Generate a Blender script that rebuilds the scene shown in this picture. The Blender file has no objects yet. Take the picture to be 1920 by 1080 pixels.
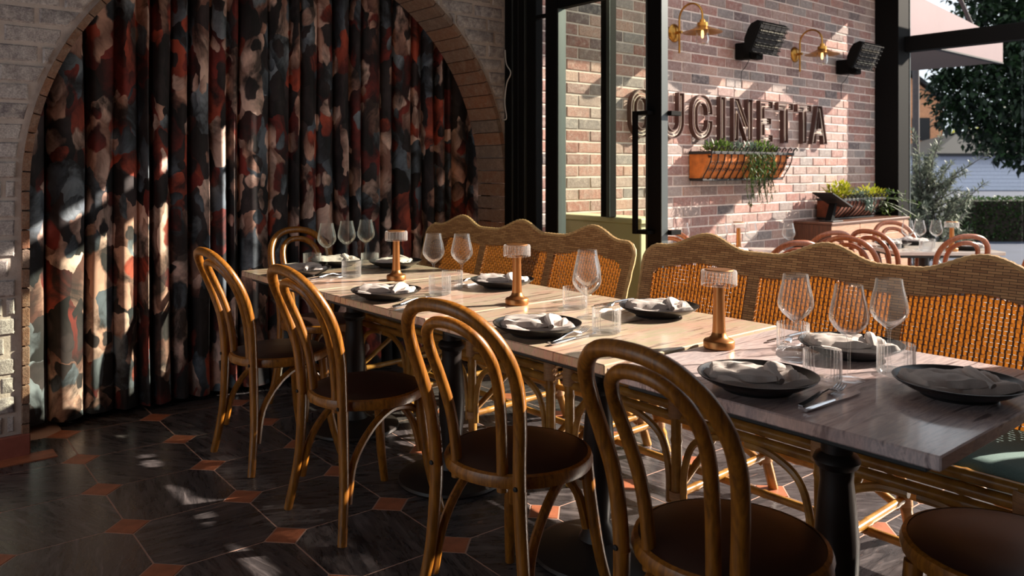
import bpy, math, random
from mathutils import Vector, Matrix, noise

random.seed(7)
S = bpy.context.scene
COL = S.collection
PI = math.pi

# ------------------------------------------------------------------ camera, world, sun, exposure
FPX = 1486.0
cam_d = bpy.data.cameras.new('camera')
cam_d.sensor_width = 36.0
cam_d.lens = FPX / 1920 * 36
cam_d.shift_x = (960 - 947.6) / 1920
cam_d.shift_y = (315.5 - 540) / 1920
cam_d.clip_start = 0.05
cam_d.dof.use_dof = True
cam_d.dof.focus_distance = 2.5
cam_d.dof.aperture_fstop = 5.0
cam = bpy.data.objects.new('camera', cam_d)
COL.objects.link(cam)
cam.location = (0, 0, 1.25)
cam.rotation_euler = (PI / 2, 0, math.radians(50.33 - 90))
S.camera = cam

w = bpy.data.worlds.new('world'); S.world = w
w.use_nodes = True
bgn = w.node_tree.nodes['Background']
bgn.inputs[0].default_value = (0.86, 0.93, 1.0, 1)
bgn.inputs[1].default_value = 1.3

SUN_AZ = math.radians(23); SUN_EL = math.radians(27)
sun_d = bpy.data.lights.new('sun', 'SUN')
sun_d.energy = 14.0; sun_d.angle = math.radians(0.6); sun_d.color = (1.0, 0.88, 0.74)
sun = bpy.data.objects.new('sun', sun_d); COL.objects.link(sun)
sun_dir = Vector((-math.cos(SUN_AZ) * math.cos(SUN_EL), math.sin(SUN_AZ) * math.cos(SUN_EL), -math.sin(SUN_EL)))
sun.rotation_euler = sun_dir.to_track_quat('-Z', 'Y').to_euler()
sun.location = (12, -4, 8)

S.view_settings.view_transform = 'Standard'
S.view_settings.look = 'None'
S.view_settings.gamma = 1.0
S.view_settings.use_curve_mapping = False
S.view_settings.exposure = 0.0
S.cycles.transparent_max_bounces = 24

# ------------------------------------------------------------------ colour + materials
def lin(c):
    return tuple(((v / 255) / 12.92 if v / 255 <= 0.04045 else ((v / 255 + 0.055) / 1.055) ** 2.4) for v in c[:3]) + (1.0,)

class NT:
    def __init__(self, name):
        self.m = bpy.data.materials.new(name); self.m.use_nodes = True
        self.t = self.m.node_tree; self.n = self.t.nodes; self.l = self.t.links
        self.b = self.n['Principled BSDF']; self.out = self.n['Material Output']
    def add(self, typ, **kw):
        nd = self.n.new(typ)
        for k, v in kw.items():
            if k.startswith('i_'):
                key = k[2:]
                key = int(key) if key.isdigit() else key.replace('_', ' ')
                nd.inputs[key].default_value = v
            else: setattr(nd, k, v)
        return nd
    def link(self, a, b): self.l.new(a, b)
    def ramp(self, fac, stops, interp='LINEAR'):
        r = self.n.new('ShaderNodeValToRGB'); r.color_ramp.interpolation = interp
        e = r.color_ramp.elements
        while len(e) < len(stops): e.new(0.5)
        for el, (p, c) in zip(e, stops): el.position = p; el.color = c
        self.link(fac, r.inputs[0]); return r.outputs[0]
    def coords(self, kind='Object', scale=(1, 1, 1), rot=(0, 0, 0)):
        tc = self.n.new('ShaderNodeTexCoord'); mp = self.n.new('ShaderNodeMapping')
        mp.inputs['Scale'].default_value = scale; mp.inputs['Rotation'].default_value = rot
        self.link(tc.outputs[kind], mp.inputs[0]); return mp.outputs[0]
    def noise(self, vec, scale, detail=4, rough=0.55, dist=0.0):
        nd = self.n.new('ShaderNodeTexNoise')
        nd.inputs['Scale'].default_value = scale; nd.inputs['Detail'].default_value = detail
        nd.inputs['Roughness'].default_value = rough; nd.inputs['Distortion'].default_value = dist
        if vec is not None: self.link(vec, nd.inputs['Vector'])
        return nd
    def mixc(self, fac, a, b, blend='MIX'):
        nd = self.n.new('ShaderNodeMix'); nd.data_type = 'RGBA'; nd.blend_type = blend
        for sock, v in ((nd.inputs[0], fac), (nd.inputs[6], a), (nd.inputs[7], b)):
            if hasattr(v, 'is_output'): self.link(v, sock)
            else: sock.default_value = v
        return nd.outputs[2]
    def math(self, op, a, b=None):
        nd = self.n.new('ShaderNodeMath'); nd.operation = op
        for i, v in enumerate((a, b)):
            if v is None: continue
            if hasattr(v, 'is_output'): self.link(v, nd.inputs[i])
            else: nd.inputs[i].default_value = v
        return nd.outputs[0]
    def bump(self, h, strength=0.3, dist=0.01):
        b = self.n.new('ShaderNodeBump'); b.inputs['Strength'].default_value = strength
        b.inputs['Distance'].default_value = dist
        self.link(h, b.inputs['Height']); self.link(b.outputs[0], self.b.inputs['Normal'])
    def set(self, base=None, rough=None, metal=None, **kw):
        for key, v in (('Base Color', base), ('Roughness', rough), ('Metallic', metal)):
            if v is None: continue
            if hasattr(v, 'is_output'): self.link(v, self.b.inputs[key])
            else: self.b.inputs[key].default_value = v
        for k, v in kw.items(): self.b.inputs[k.replace('_', ' ')].default_value = v
        return self.m

MATS = {}
def simple(name, c, rough=0.5, metal=0.0, var=0.0, vscale=20, bump=0.0, bscale=60, sscale=(1, 1, 1)):
    t = NT(name)
    base = lin(c)
    if var or bump:
        v = t.coords('Object', sscale)
    if var:
        nz = t.noise(v, vscale)
        dark = tuple(x * (1 - var) for x in base[:3]) + (1,); light = tuple(min(1, x * (1 + var)) for x in base[:3]) + (1,)
        t.set(t.ramp(nz.outputs[0], [(0.3, dark), (0.7, light)]), rough, metal)
    else: t.set(base, rough, metal)
    if bump: t.bump(t.noise(v, bscale, 3).outputs[0], bump, 0.004)
    MATS[name] = t.m
    return t.m

def wood(name, c1, c2, scale=(30, 30, 3), rough=0.35):
    t = NT(name); v = t.coords('Object', scale)
    nz = t.noise(v, 3.0, 5, 0.6, 0.6)
    col = t.ramp(nz.outputs[0], [(0.32, lin(c1)), (0.68, lin(c2))])
    t.set(col, rough, 0); t.b.inputs['Coat Weight'].default_value = 0.25; t.b.inputs['Coat Roughness'].default_value = 0.25
    t.bump(nz.outputs[0], 0.08, 0.002)
    MATS[name] = t.m; return t.m

def glassy(name, tint=(1, 1, 1, 1), blend=0.12, rough=0.02, rim_light=0.0, top=1.0, base=0.01):
    """thin clear sheet: transparent body, Fresnel gloss, and white mixed in edge-on to paint bright rims"""
    t = NT(name); t.n.remove(t.b)
    tr = t.add('ShaderNodeBsdfTransparent'); tr.inputs[0].default_value = tint
    gl = t.add('ShaderNodeBsdfGlossy'); gl.inputs['Roughness'].default_value = rough
    lw = t.add('ShaderNodeLayerWeight'); lw.inputs[0].default_value = blend
    fac = t.math('MULTIPLY', lw.outputs['Fresnel'], top)
    mx = t.add('ShaderNodeMixShader')
    t.link(fac, mx.inputs[0]); t.link(tr.outputs[0], mx.inputs[1]); t.link(gl.outputs[0], mx.inputs[2])
    out = mx.outputs[0]
    if rim_light:
        tl = t.add('ShaderNodeBsdfTranslucent'); tl.inputs[0].default_value = (0.95, 0.95, 0.95, 1)
        df = t.add('ShaderNodeBsdfDiffuse'); df.inputs[0].default_value = (0.95, 0.95, 0.95, 1)
        m1 = t.add('ShaderNodeMixShader'); m1.inputs[0].default_value = 0.5; t.link(tl.outputs[0], m1.inputs[1]); t.link(df.outputs[0], m1.inputs[2])
        m2 = t.add('ShaderNodeMixShader')
        fc = t.math('ADD', base, t.math('MULTIPLY', t.math('POWER', lw.outputs['Facing'], 3.0), rim_light)); t.link(fc, m2.inputs[0])
        t.link(out, m2.inputs[1]); t.link(m1.outputs[0], m2.inputs[2]); out = m2.outputs[0]
    t.link(out, t.out.inputs[0]); MATS[name] = t.m; return t.m

simple('black_metal', (17, 16, 16), 0.7, 0.0)
MATS['black_metal'].node_tree.nodes['Principled BSDF'].inputs['Specular IOR Level'].default_value = 0.08
simple('edge_metal', (86, 92, 92), 0.4, 0.5)
simple('iron', (36, 34, 36), 0.6, 0.2)
simple('brass', (176, 128, 62), 0.32, 1.0, 0.25, 12)
simple('copper', (182, 124, 74), 0.36, 0.9, 0.10, 8)
simple('steel', (205, 205, 208), 0.18, 1.0)
simple('seat_leather', (58, 34, 28), 0.42, 0.0, 0.12, 10, 0.05, 300)
simple('column_black', (40, 33, 31), 0.45, 0.2)
simple('under_frame', (48, 54, 56), 0.6)
simple('plate_black', (30, 29, 30), 0.32, 0.0, 0.2, 30)
simple('reflection_cream', (222, 214, 176), 0.5)
simple('white_wall', (204, 208, 224), 0.7, 0, 0.05, 6)
simple('roof_tile', (20, 19, 22), 0.8, 0, 0.2, 8)
simple('asphalt', (62, 68, 86), 0.85, 0, 0.12, 3)
simple('patio_floor', (120, 116, 112), 0.6, 0, 0.2, 5)
simple('pink_fascia', (126, 100, 104), 0.7, 0, 0.06, 2)
simple('brown_soffit', (120, 100, 90), 0.8)
simple('pole_grey', (74, 66, 66), 0.8, 0, 0.15, 8)
simple('orange_house', (214, 150, 110), 0.8, 0, 0.12, 5)
simple('plaster_dark', (70, 62, 58), 0.9, 0, 0.1, 4)
simple('plaster_room', (150, 142, 136), 0.9, 0, 0.08, 3)
simple('letter_metal', (84, 58, 52), 0.5, 0.2, 0.2, 8)
simple('neon_glass', (230, 214, 196), 0.15, 0.0)
simple('white_cable', (215, 212, 205), 0.5)
simple('soil', (44, 34, 26), 0.95)
simple('mirror_grey', (150, 150, 150), 0.2, 1.0)
simple('silver_drape', (190, 195, 205), 0.3, 0.6)
wood('bentwood', (108, 64, 19), (174, 110, 34))
wood('bentwood_red', (122, 62, 32), (168, 94, 56))
wood('counter_wood', (156, 110, 84), (196, 150, 120), (3, 3, 40), 0.6)
wood('dark_wood', (78, 44, 28), (112, 66, 42), (30, 30, 3), 0.5)
glassy('glass_thin', (0.985, 0.985, 0.985, 1), 0.2, 0.02, 0.26, 0.55, 0.012)
glassy('glass_shade', (0.93, 0.92, 0.92, 1), 0.3, 0.06, 0.5, 0.6, 0.10)
glassy('glass_tumbler', (0.96, 0.965, 0.97, 1), 0.26, 0.04, 0.38, 0.6, 0.02)
glassy('glass_door', (0.84, 0.88, 0.82, 1), 0.05)
glassy('glass_screen', (0.97, 0.98, 0.98, 1), 0.03)

def leafmat(name, c, c2, trans=0.4):
    t = NT(name)
    isl = t.add('ShaderNodeNewGeometry')
    col = t.ramp(isl.outputs['Random Per Island'], [(0.1, lin(c)), (0.9, lin(c2))])
    t.set(col, 0.5)
    tl = t.add('ShaderNodeBsdfTranslucent'); t.link(col, tl.inputs[0])
    mx = t.add('ShaderNodeMixShader'); mx.inputs[0].default_value = trans
    t.link(t.b.outputs[0], mx.inputs[1]); t.link(tl.outputs[0], mx.inputs[2]); t.link(mx.outputs[0], t.out.inputs[0])
    MATS[name] = t.m
leafmat('leaf_dark', (14, 27, 19), (40, 64, 32), 0.25)
leafmat('leaf_lime', (120, 130, 30), (176, 172, 50))
leafmat('leaf_green', (46, 72, 30), (96, 118, 56))
leafmat('leaf_blue', (70, 92, 84), (120, 138, 124), 0.2)
leafmat('leaf_olive', (70, 80, 66), (146, 152, 134), 0.25)
leafmat('leaf_hedge', (26, 48, 20), (62, 92, 36), 0.2)

def rattan_mats():
    t = NT('rattan_open')
    isl = t.add('ShaderNodeNewGeometry')
    nz = t.noise(t.coords('Object', (1, 1, 1)), 30, 3)
    f = t.math('ADD', t.math('MULTIPLY', isl.outputs['Random Per Island'], 0.6), t.math('MULTIPLY', nz.outputs[0], 0.4))
    col = t.ramp(f, [(0.15, lin((120, 74, 34))), (0.85, lin((190, 130, 66)))])
    t.set(col, 0.45)
    tl = t.add('ShaderNodeBsdfTranslucent'); tl.inputs[0].default_value = lin((216, 130, 40))
    mx = t.add('ShaderNodeMixShader'); mx.inputs[0].default_value = 0.2
    t.link(t.b.outputs[0], mx.inputs[1]); t.link(tl.outputs[0], mx.inputs[2]); t.link(mx.outputs[0], t.out.inputs[0])
    MATS['rattan_open'] = t.m
    t = NT('rattan_dense')
    v = t.coords('Object', (1, 1, 1), (0, PI / 2, PI / 2))
    tc = t.add('ShaderNodeTexCoord'); sp = t.add('ShaderNodeSeparateXYZ'); cb = t.add('ShaderNodeCombineXYZ')
    t.link(tc.outputs['Object'], sp.inputs[0]); t.link(sp.outputs[1], cb.inputs[0]); t.link(sp.outputs[2], cb.inputs[1])
    br = t.add('ShaderNodeTexBrick')
    for k, vv in (('Scale', 1.0), ('Mortar Size', 0.0011), ('Brick Width', 0.042), ('Row Height', 0.0085), ('Mortar Smooth', 0.6), ('Bias', 0.0)): br.inputs[k].default_value = vv
    br.inputs['Color1'].default_value = lin((206, 158, 106)); br.inputs['Color2'].default_value = lin((164, 116, 72)); br.inputs['Mortar'].default_value = lin((58, 36, 18))
    t.link(cb.outputs[0], br.inputs['Vector'])
    t.set(br.outputs[0], 0.5); t.bump(br.outputs['Fac'], -0.6, 0.003)
    MATS['rattan_dense'] = t.m
    t = NT('bamboo'); v = t.coords('Object', (6, 6, 6))
    nz = t.noise(v, 2.2, 5, 0.6); col = t.ramp(nz.outputs[0], [(0.3, lin((128, 82, 32))), (0.7, lin((200, 146, 66)))])
    t.set(col, 0.3); MATS['bamboo'] = t.m
    simple('rattan_wrap', (186, 140, 98), 0.55, 0, 0.25, 120, 0.5, 160, (0.2, 0.2, 3))
    simple('rattan_edge', (206, 168, 116), 0.5, 0, 0.25, 60, 0.5, 200)
    simple('cane_dark', (92, 58, 30), 0.5, 0, 0.2, 40)
rattan_mats()

def brick_mat(name, stops, mort=False, spots=(200, 190, 180), spot_amt=0.35, wash=None, th=(0.46, 0.72)):
    t = NT(name)
    oi = t.add('ShaderNodeObjectInfo'); ge = t.add('ShaderNodeNewGeometry')
    r = t.math('FRACT', t.math('ADD', oi.outputs['Random'], ge.outputs['Random Per Island']))
    base = t.ramp(r, stops, 'CONSTANT' if False else 'LINEAR')
    tc = t.add('ShaderNodeTexCoord')
    pos = t.add('ShaderNodeNewGeometry').outputs['Position']
    n1 = t.noise(pos, 26, 6, 0.65); n2 = t.noise(pos, 150, 3, 0.6); n3 = t.noise(pos, 7, 3)
    c = t.mixc(t.ramp(n1.outputs[0], [(th[0], (0, 0, 0, 1)), (th[1], (spot_amt,) * 3 + (1,))]), base, lin(spots))
    c = t.mixc(t.ramp(n3.outputs[0], [(0.5, (0, 0, 0, 1)), (0.75, (0.45,) * 3 + (1,))]), c, lin(wash or (110, 96, 94)))
    c = t.mixc(t.ramp(n2.outputs[0], [(0.4, (0.35,) * 3 + (1,)), (0.6, (0, 0, 0, 1))]), c, lin((60, 46, 42)))
    t.set(c, 0.88)
    hh = t.math('ADD', n1.outputs[0], t.math('MULTIPLY', n2.outputs[0], 0.6)); t.bump(hh, 0.65, 0.006)
    MATS[name] = t.m
brick_mat('brick_patio', [(0.0, lin((168, 116, 106))), (0.16, lin((196, 148, 136))), (0.32, lin((160, 130, 126))), (0.45, lin((190, 160, 150))), (0.58, lin((148, 138, 136))), (0.7, lin((172, 160, 156))), (0.8, lin((208, 166, 150))), (0.9, lin((108, 100, 102))), (1.0, lin((184, 134, 124)))], spots=(226, 208, 198), spot_amt=0.5, wash=(150, 134, 130))
brick_mat('brick_white', [(0.0, lin((168, 158, 156))), (0.3, lin((132, 124, 128))), (0.5, lin((186, 176, 172))), (0.75, lin((148, 138, 138))), (1.0, lin((196, 186, 180)))], spots=(218, 210, 204), spot_amt=0.85, wash=(200, 188, 180), th=(0.38, 0.62))
brick_mat('brick_arch', [(0.0, lin((134, 94, 70))), (0.35, lin((150, 112, 88))), (0.65, lin((128, 110, 98))), (0.85, lin((156, 104, 74))), (1.0, lin((138, 108, 86)))], spots=(178, 158, 140), spot_amt=0.5, wash=(140, 118, 102))
simple('mortar_patio', (232, 214, 204), 0.95, 0, 0.1, 30, 0.5, 120)
simple('mortar_white', (196, 182, 172), 0.95, 0, 0.16, 14, 0.8, 60)
simple('skirting_tile', (150, 84, 70), 0.55, 0, 0.25, 14)
simple('grout', (186, 150, 134), 0.9)

def marble_floor():
    t = NT('tile_marble')
    oi = t.add('ShaderNodeObjectInfo')
    tc = t.add('ShaderNodeTexCoord')
    add = t.add('ShaderNodeVectorMath', operation='ADD'); cmb = t.add('ShaderNodeCombineXYZ')
    t.link(t.math('MULTIPLY', oi.outputs['Random'], 37.0), cmb.inputs[0]); t.link(t.math('MULTIPLY', oi.outputs['Random'], 91.0), cmb.inputs[1])
    rot = t.add('ShaderNodeVectorRotate', rotation_type='Z_AXIS'); t.link(tc.outputs['Object'], rot.inputs['Vector'])
    t.link(t.math('MULTIPLY', oi.outputs['Random'], 2.0), rot.inputs['Angle'])
    t.link(rot.outputs[0], add.inputs[0]); t.link(cmb.outputs[0], add.inputs[1])
    mp = t.add('ShaderNodeMapping'); mp.inputs['Scale'].default_value = (2.2, 13, 1); t.link(add.outputs[0], mp.inputs[0])
    n1 = t.noise(mp.outputs[0], 2.6, 8, 0.68, 1.1)
    mp2 = t.add('ShaderNodeMapping'); mp2.inputs['Scale'].default_value = (3, 7, 1); t.link(add.outputs[0], mp2.inputs[0])
    n2 = t.noise(mp2.outputs[0], 3.0, 5, 0.6, 0.8)
    c = t.ramp(n1.outputs[0], [(0.30, lin((36, 34, 36))), (0.52, lin((70, 65, 66))), (0.70, lin((112, 104, 104)))])
    c = t.mixc(t.ramp(n2.outputs[0], [(0.66, (0, 0, 0, 1)), (0.72, (0.6,) * 3 + (1,))]), c, lin((150, 116, 104)))
    t.set(c, t.ramp(n1.outputs[0], [(0.3, (0.22,) * 3 + (1,)), (0.7, (0.36,) * 3 + (1,))]))
    t.bump(n1.outputs[0], 0.06, 0.002)
    MATS['tile_marble'] = t.m
marble_floor()
simple('tile_terracotta', (168, 100, 70), 0.5, 0, 0.25, 16, 0.2, 90)

def table_marble(name, a, b, c_, d):
    t = NT(name)
    oi = t.add('ShaderNodeObjectInfo'); tc = t.add('ShaderNodeTexCoord')
    add = t.add('ShaderNodeVectorMath', operation='ADD'); cmb = t.add('ShaderNodeCombineXYZ')
    t.link(t.math('MULTIPLY', oi.outputs['Random'], 17.0), cmb.inputs[1])
    t.link(tc.outputs['Object'], add.inputs[0]); t.link(cmb.outputs[0], add.inputs[1])
    mp = t.add('ShaderNodeMapping'); mp.inputs['Rotation'].default_value = (0, 0, math.radians(22)); mp.inputs['Scale'].default_value = (1.6, 15, 4)
    t.link(add.outputs[0], mp.inputs[0])
    n1 = t.noise(mp.outputs[0], 1.9, 9, 0.62, 0.7)
    mp2 = t.add('ShaderNodeMapping'); mp2.inputs['Rotation'].default_value = (0, 0, math.radians(22)); mp2.inputs['Scale'].default_value = (1.2, 3, 2)
    t.link(add.outputs[0], mp2.inputs[0])
    n2 = t.noise(mp2.outputs[0], 2.4, 4, 0.5, 0.4)
    col = t.ramp(n1.outputs[0], [(0.33, lin(a)), (0.42, lin(b)), (0.50, lin(c_)), (0.56, lin(b)), (0.64, lin(a))])
    col = t.mixc(t.ramp(n2.outputs[0], [(0.45, (0, 0, 0, 1)), (0.68, (0.55,) * 3 + (1,))]), col, lin(d))
    t.set(col, 0.16); t.b.inputs['Coat Weight'].default_value = 0.3; t.b.inputs['Coat Roughness'].default_value = 0.08
    MATS[name] = t.m
table_marble('marble_pink', (120, 112, 92), (222, 192, 174), (196, 188, 156), (222, 162, 140))
table_marble('marble_grey', (128, 118, 122), (222, 204, 202), (184, 172, 174), (220, 186, 178))
table_marble('marble_pale', (190, 180, 170), (226, 216, 206), (210, 196, 186), (222, 196, 180))

def curtain_mat():
    t = NT('curtain_print')
    uv = t.add('ShaderNodeTexCoord').outputs['UV']
    mp = t.add('ShaderNodeMapping'); mp.inputs['Scale'].default_value = (1.0, 0.66, 1); t.link(uv, mp.inputs[0])
    nz = t.noise(mp.outputs[0], 8.0, 3.0, 0.5)
    warp = t.add('ShaderNodeVectorMath', operation='SCALE'); t.link(nz.outputs['Color'], warp.inputs[0]); warp.inputs['Scale'].default_value = 0.14
    ad = t.add('ShaderNodeVectorMath', operation='ADD'); t.link(mp.outputs[0], ad.inputs[0]); t.link(warp.outputs[0], ad.inputs[1])
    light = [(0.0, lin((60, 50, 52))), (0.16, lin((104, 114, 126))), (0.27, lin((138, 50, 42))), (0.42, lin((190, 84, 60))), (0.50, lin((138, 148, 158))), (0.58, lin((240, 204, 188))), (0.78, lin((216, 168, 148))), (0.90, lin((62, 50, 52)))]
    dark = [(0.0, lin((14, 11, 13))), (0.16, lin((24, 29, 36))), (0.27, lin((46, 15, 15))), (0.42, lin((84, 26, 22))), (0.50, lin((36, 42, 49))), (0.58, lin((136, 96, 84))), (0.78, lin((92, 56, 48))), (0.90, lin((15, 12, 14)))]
    def layer(scale, off):
        m2 = t.add('ShaderNodeMapping'); m2.inputs['Location'].default_value = (off, off * 1.7, 0); t.link(ad.outputs[0], m2.inputs[0])
        v = t.add('ShaderNodeTexVoronoi', feature='F1', voronoi_dimensions='2D'); v.inputs['Scale'].default_value = scale
        t.link(m2.outputs[0], v.inputs['Vector'])
        sp = t.add('ShaderNodeSeparateColor'); t.link(v.outputs['Color'], sp.inputs[0])
        # position inside the petal, turned by a random angle: a brush stroke runs from light to dark across it
        sub = t.add('ShaderNodeVectorMath', operation='SUBTRACT'); t.link(m2.outputs[0], sub.inputs[0]); t.link(v.outputs['Position'], sub.inputs[1])
        ro = t.add('ShaderNodeVectorRotate', rotation_type='Z_AXIS'); t.link(sub.outputs[0], ro.inputs['Vector']); t.link(t.math('MULTIPLY', sp.outputs[2], 6.28), ro.inputs['Angle'])
        sx = t.add('ShaderNodeSeparateXYZ'); t.link(ro.outputs[0], sx.inputs[0])
        g = t.math('ADD', t.math('MULTIPLY', sx.outputs[0], scale * 0.85), 0.5)
        st = t.add('ShaderNodeMapping'); st.inputs['Scale'].default_value = (scale * 0.7, scale * 3.2, 1); t.link(ro.outputs[0], st.inputs[0])
        br = t.noise(st.outputs[0], 1.5, 4, 0.6, 0.5)
        g2 = t.math('ADD', g, t.math('MULTIPLY', t.math('SUBTRACT', br.outputs[0], 0.5), 0.9))
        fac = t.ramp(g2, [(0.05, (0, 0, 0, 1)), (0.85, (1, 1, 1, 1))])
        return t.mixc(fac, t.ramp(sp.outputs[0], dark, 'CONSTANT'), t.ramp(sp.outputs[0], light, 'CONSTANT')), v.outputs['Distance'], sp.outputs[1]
    c1, d1, g1 = layer(6.6, 0.0)
    c2, d2, g2 = layer(9.5, 3.3)
    c3, d3, g3 = layer(14.0, 7.1)
    f2 = t.math('MULTIPLY', t.math('GREATER_THAN', g2, 0.45), t.ramp(d2, [(0.40, (1, 1, 1, 1)), (0.50, (0, 0, 0, 1))]))
    f3 = t.math('MULTIPLY', t.math('GREATER_THAN', g3, 0.72), t.ramp(d3, [(0.38, (1, 1, 1, 1)), (0.46, (0, 0, 0, 1))]))
    c = t.mixc(f3, t.mixc(f2, c1, c2), c3)
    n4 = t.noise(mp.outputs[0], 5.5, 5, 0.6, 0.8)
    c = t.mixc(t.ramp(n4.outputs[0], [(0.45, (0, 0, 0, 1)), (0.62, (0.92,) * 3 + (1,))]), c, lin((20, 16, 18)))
    t.set(c, 0.75)
    wv = t.add('ShaderNodeMapping'); wv.inputs['Scale'].default_value = (500, 120, 1); t.link(uv, wv.inputs[0])
    t.bump(t.noise(wv.outputs[0], 1, 2).outputs[0], 0.12, 0.001)
    MATS['curtain_print'] = t.m
curtain_mat()

def cloth(name, c, sc=900):
    t = NT(name); v = t.coords('Object')
    n1 = t.noise(v, sc, 2); n2 = t.noise(v, 30, 3)
    b = lin(c); d = tuple(x * 0.8 for x in b[:3]) + (1,)
    t.set(t.ramp(n1.outputs[0], [(0.35, d), (0.65, b)]), 0.9)
    t.bump(t.math('ADD', t.math('MULTIPLY', n1.outputs[0], 0.4), n2.outputs[0]), 0.3, 0.003); MATS[name] = t.m
cloth('napkin_linen', (206, 194, 188)); cloth('napkin_grey', (150, 148, 150)); cloth('cushion_teal', (112, 138, 134), 420)
simple('terracotta', (198, 112, 48), 0.75, 0, 0.3, 14, 0.3, 60)
simple('copper_pot', (120, 66, 46), 0.4, 0.6, 0.4, 12)
em = NT('bulb_glow'); em.b.inputs['Emission Color'].default_value = (1, 0.62, 0.2, 1); em.b.inputs['Emission Strength'].default_value = 2.5; MATS['bulb_glow'] = em.m
em = NT('heater_element'); em.set(lin((150, 140, 120)), 0.2, 1.0); MATS['heater_element'] = em.m

# ------------------------------------------------------------------ mesh builder
class MB:
    def __init__(self): self.v = []; self.f = []; self.uv = None
    def add(self, vs, fs):
        o = len(self.v); self.v += [tuple(p) for p in vs]; self.f += [tuple(i + o for i in f) for f in fs]; return self
    def box(self, x0, x1, y0, y1, z0, z1, M=None):
        vs = [(x, y, z) for z in (z0, z1) for y in (y0, y1) for x in (x0, x1)]
        if M is not None: vs = [tuple(M @ Vector(p)) for p in vs]
        return self.add(vs, [(0, 2, 3, 1), (4, 5, 7, 6), (0, 1, 5, 4), (2, 6, 7, 3), (0, 4, 6, 2), (1, 3, 7, 5)])
    def cbox(self, x0, x1, y0, y1, z0, z1, b=0.004):
        """box with chamfered edges"""
        vs = []; idx = {}
        X = (x0, x1); Y = (y0, y1); Z = (z0, z1)
        for i in range(2):
            for j in range(2):
                for k in range(2):
                    for a in range(3):
                        p = [X[i], Y[j], Z[k]]
                        sg = [1 if t == 0 else -1 for t in (i, j, k)]
                        for c in range(3):
                            if c != a: p[c] += sg[c] * b
                        idx[(i, j, k, a)] = len(vs); vs.append(tuple(p))
        fs = []
        for s in (0, 1):
            fs.append([idx[(s, j, k, 0)] for j, k in ((0, 0), (1, 0), (1, 1), (0, 1))][::1 if s else -1])
            fs.append([idx[(i, s, k, 1)] for i, k in ((0, 0), (0, 1), (1, 1), (1, 0))][::1 if s else -1])
            fs.append([idx[(i, j, s, 2)] for i, j in ((0, 0), (1, 0), (1, 1), (0, 1))][::1 if s else -1])
        for i in range(2):
            for j in range(2): fs.append([idx[(i, j, 0, 0)], idx[(i, j, 1, 0)], idx[(i, j, 1, 1)], idx[(i, j, 0, 1)]])
        for i in range(2):
            for k in range(2): fs.append([idx[(i, 0, k, 0)], idx[(i, 1, k, 0)], idx[(i, 1, k, 2)], idx[(i, 0, k, 2)]])
        for j in range(2):
            for k in range(2): fs.append([idx[(0, j, k, 1)], idx[(1, j, k, 1)], idx[(1, j, k, 2)], idx[(0, j, k, 2)]])
        for i in range(2):
            for j in range(2):
                for k in range(2): fs.append([idx[(i, j, k, 0)], idx[(i, j, k, 1)], idx[(i, j, k, 2)]])
        return self.add(vs, fs)
    def tube(self, pts, r, n=8, closed=False, caps=True):
        P = [Vector(p) for p in pts]; m = len(P)
        rs = r if isinstance(r, (list, tuple)) else [r] * m
        T = []
        for i in range(m):
            a = P[(i - 1) % m] if (closed or i) else P[0]; b = P[(i + 1) % m] if (closed or i < m - 1) else P[-1]
            t = (b - a); T.append(t.normalized() if t.length > 1e-9 else Vector((0, 0, 1)))
        up = Vector((0, 0, 1)) if abs(T[0].z) < 0.9 else Vector((1, 0, 0))
        N = (up - T[0] * up.dot(T[0])).normalized(); vs = []
        for i in range(m):
            N = (N - T[i] * N.dot(T[i])); N = N.normalized() if N.length > 1e-6 else Vector((1, 0, 0))
            B = T[i].cross(N)
            for k in range(n):
                a = 2 * PI * k / n; vs.append(P[i] + (N * math.cos(a) + B * math.sin(a)) * rs[i])
        fs = []
        for i in range(m if closed else m - 1):
            j = (i + 1) % m
            for k in range(n):
                k2 = (k + 1) % n; fs.append((i * n + k, i * n + k2, j * n + k2, j * n + k))
        if caps and not closed: fs.append(tuple(range(n))[::-1]); fs.append(tuple((m - 1) * n + k for k in range(n)))
        return self.add(vs, fs)
    def lathe(self, prof, n=24, c=(0, 0, 0), rib=0.0, ribn=0):
        vs = []; fs = []
        m = len(prof)
        for i, (r, z) in enumerate(prof):
            for k in range(n):
                a = 2 * PI * k / n; rr = r
                if rib and r > 0.01: rr = r * (1 + rib * math.cos(a * ribn))
                vs.append((c[0] + rr * math.cos(a), c[1] + rr * math.sin(a), c[2] + z))
        for i in range(m - 1):
            for k in range(n):
                k2 = (k + 1) % n; fs.append((i * n + k, i * n + k2, (i + 1) * n + k2, (i + 1) * n + k))
        if prof[0][0] > 1e-6 and prof[0][0] < 9: pass
        return self.add(vs, fs)
    def prism(self, poly, f0, f1):
        """poly: list of 2-D points; f0,f1 map a 2-D point to 3-D (back, front)"""
        n = len(poly); vs = [f0(p) for p in poly] + [f1(p) for p in poly]
        fs = [tuple(range(n))[::-1], tuple(range(n, 2 * n))] + [(i, (i + 1) % n, n + (i + 1) % n, n + i) for i in range(n)]
        return self.add(vs, fs)
    def grid(self, fn, nu, nv):
        vs = [fn(i / nu, j / nv) for j in range(nv + 1) for i in range(nu + 1)]
        fs = [(j * (nu + 1) + i, j * (nu + 1) + i + 1, (j + 1) * (nu + 1) + i + 1, (j + 1) * (nu + 1) + i) for j in range(nv) for i in range(nu)]
        return self.add(vs, fs)
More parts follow.
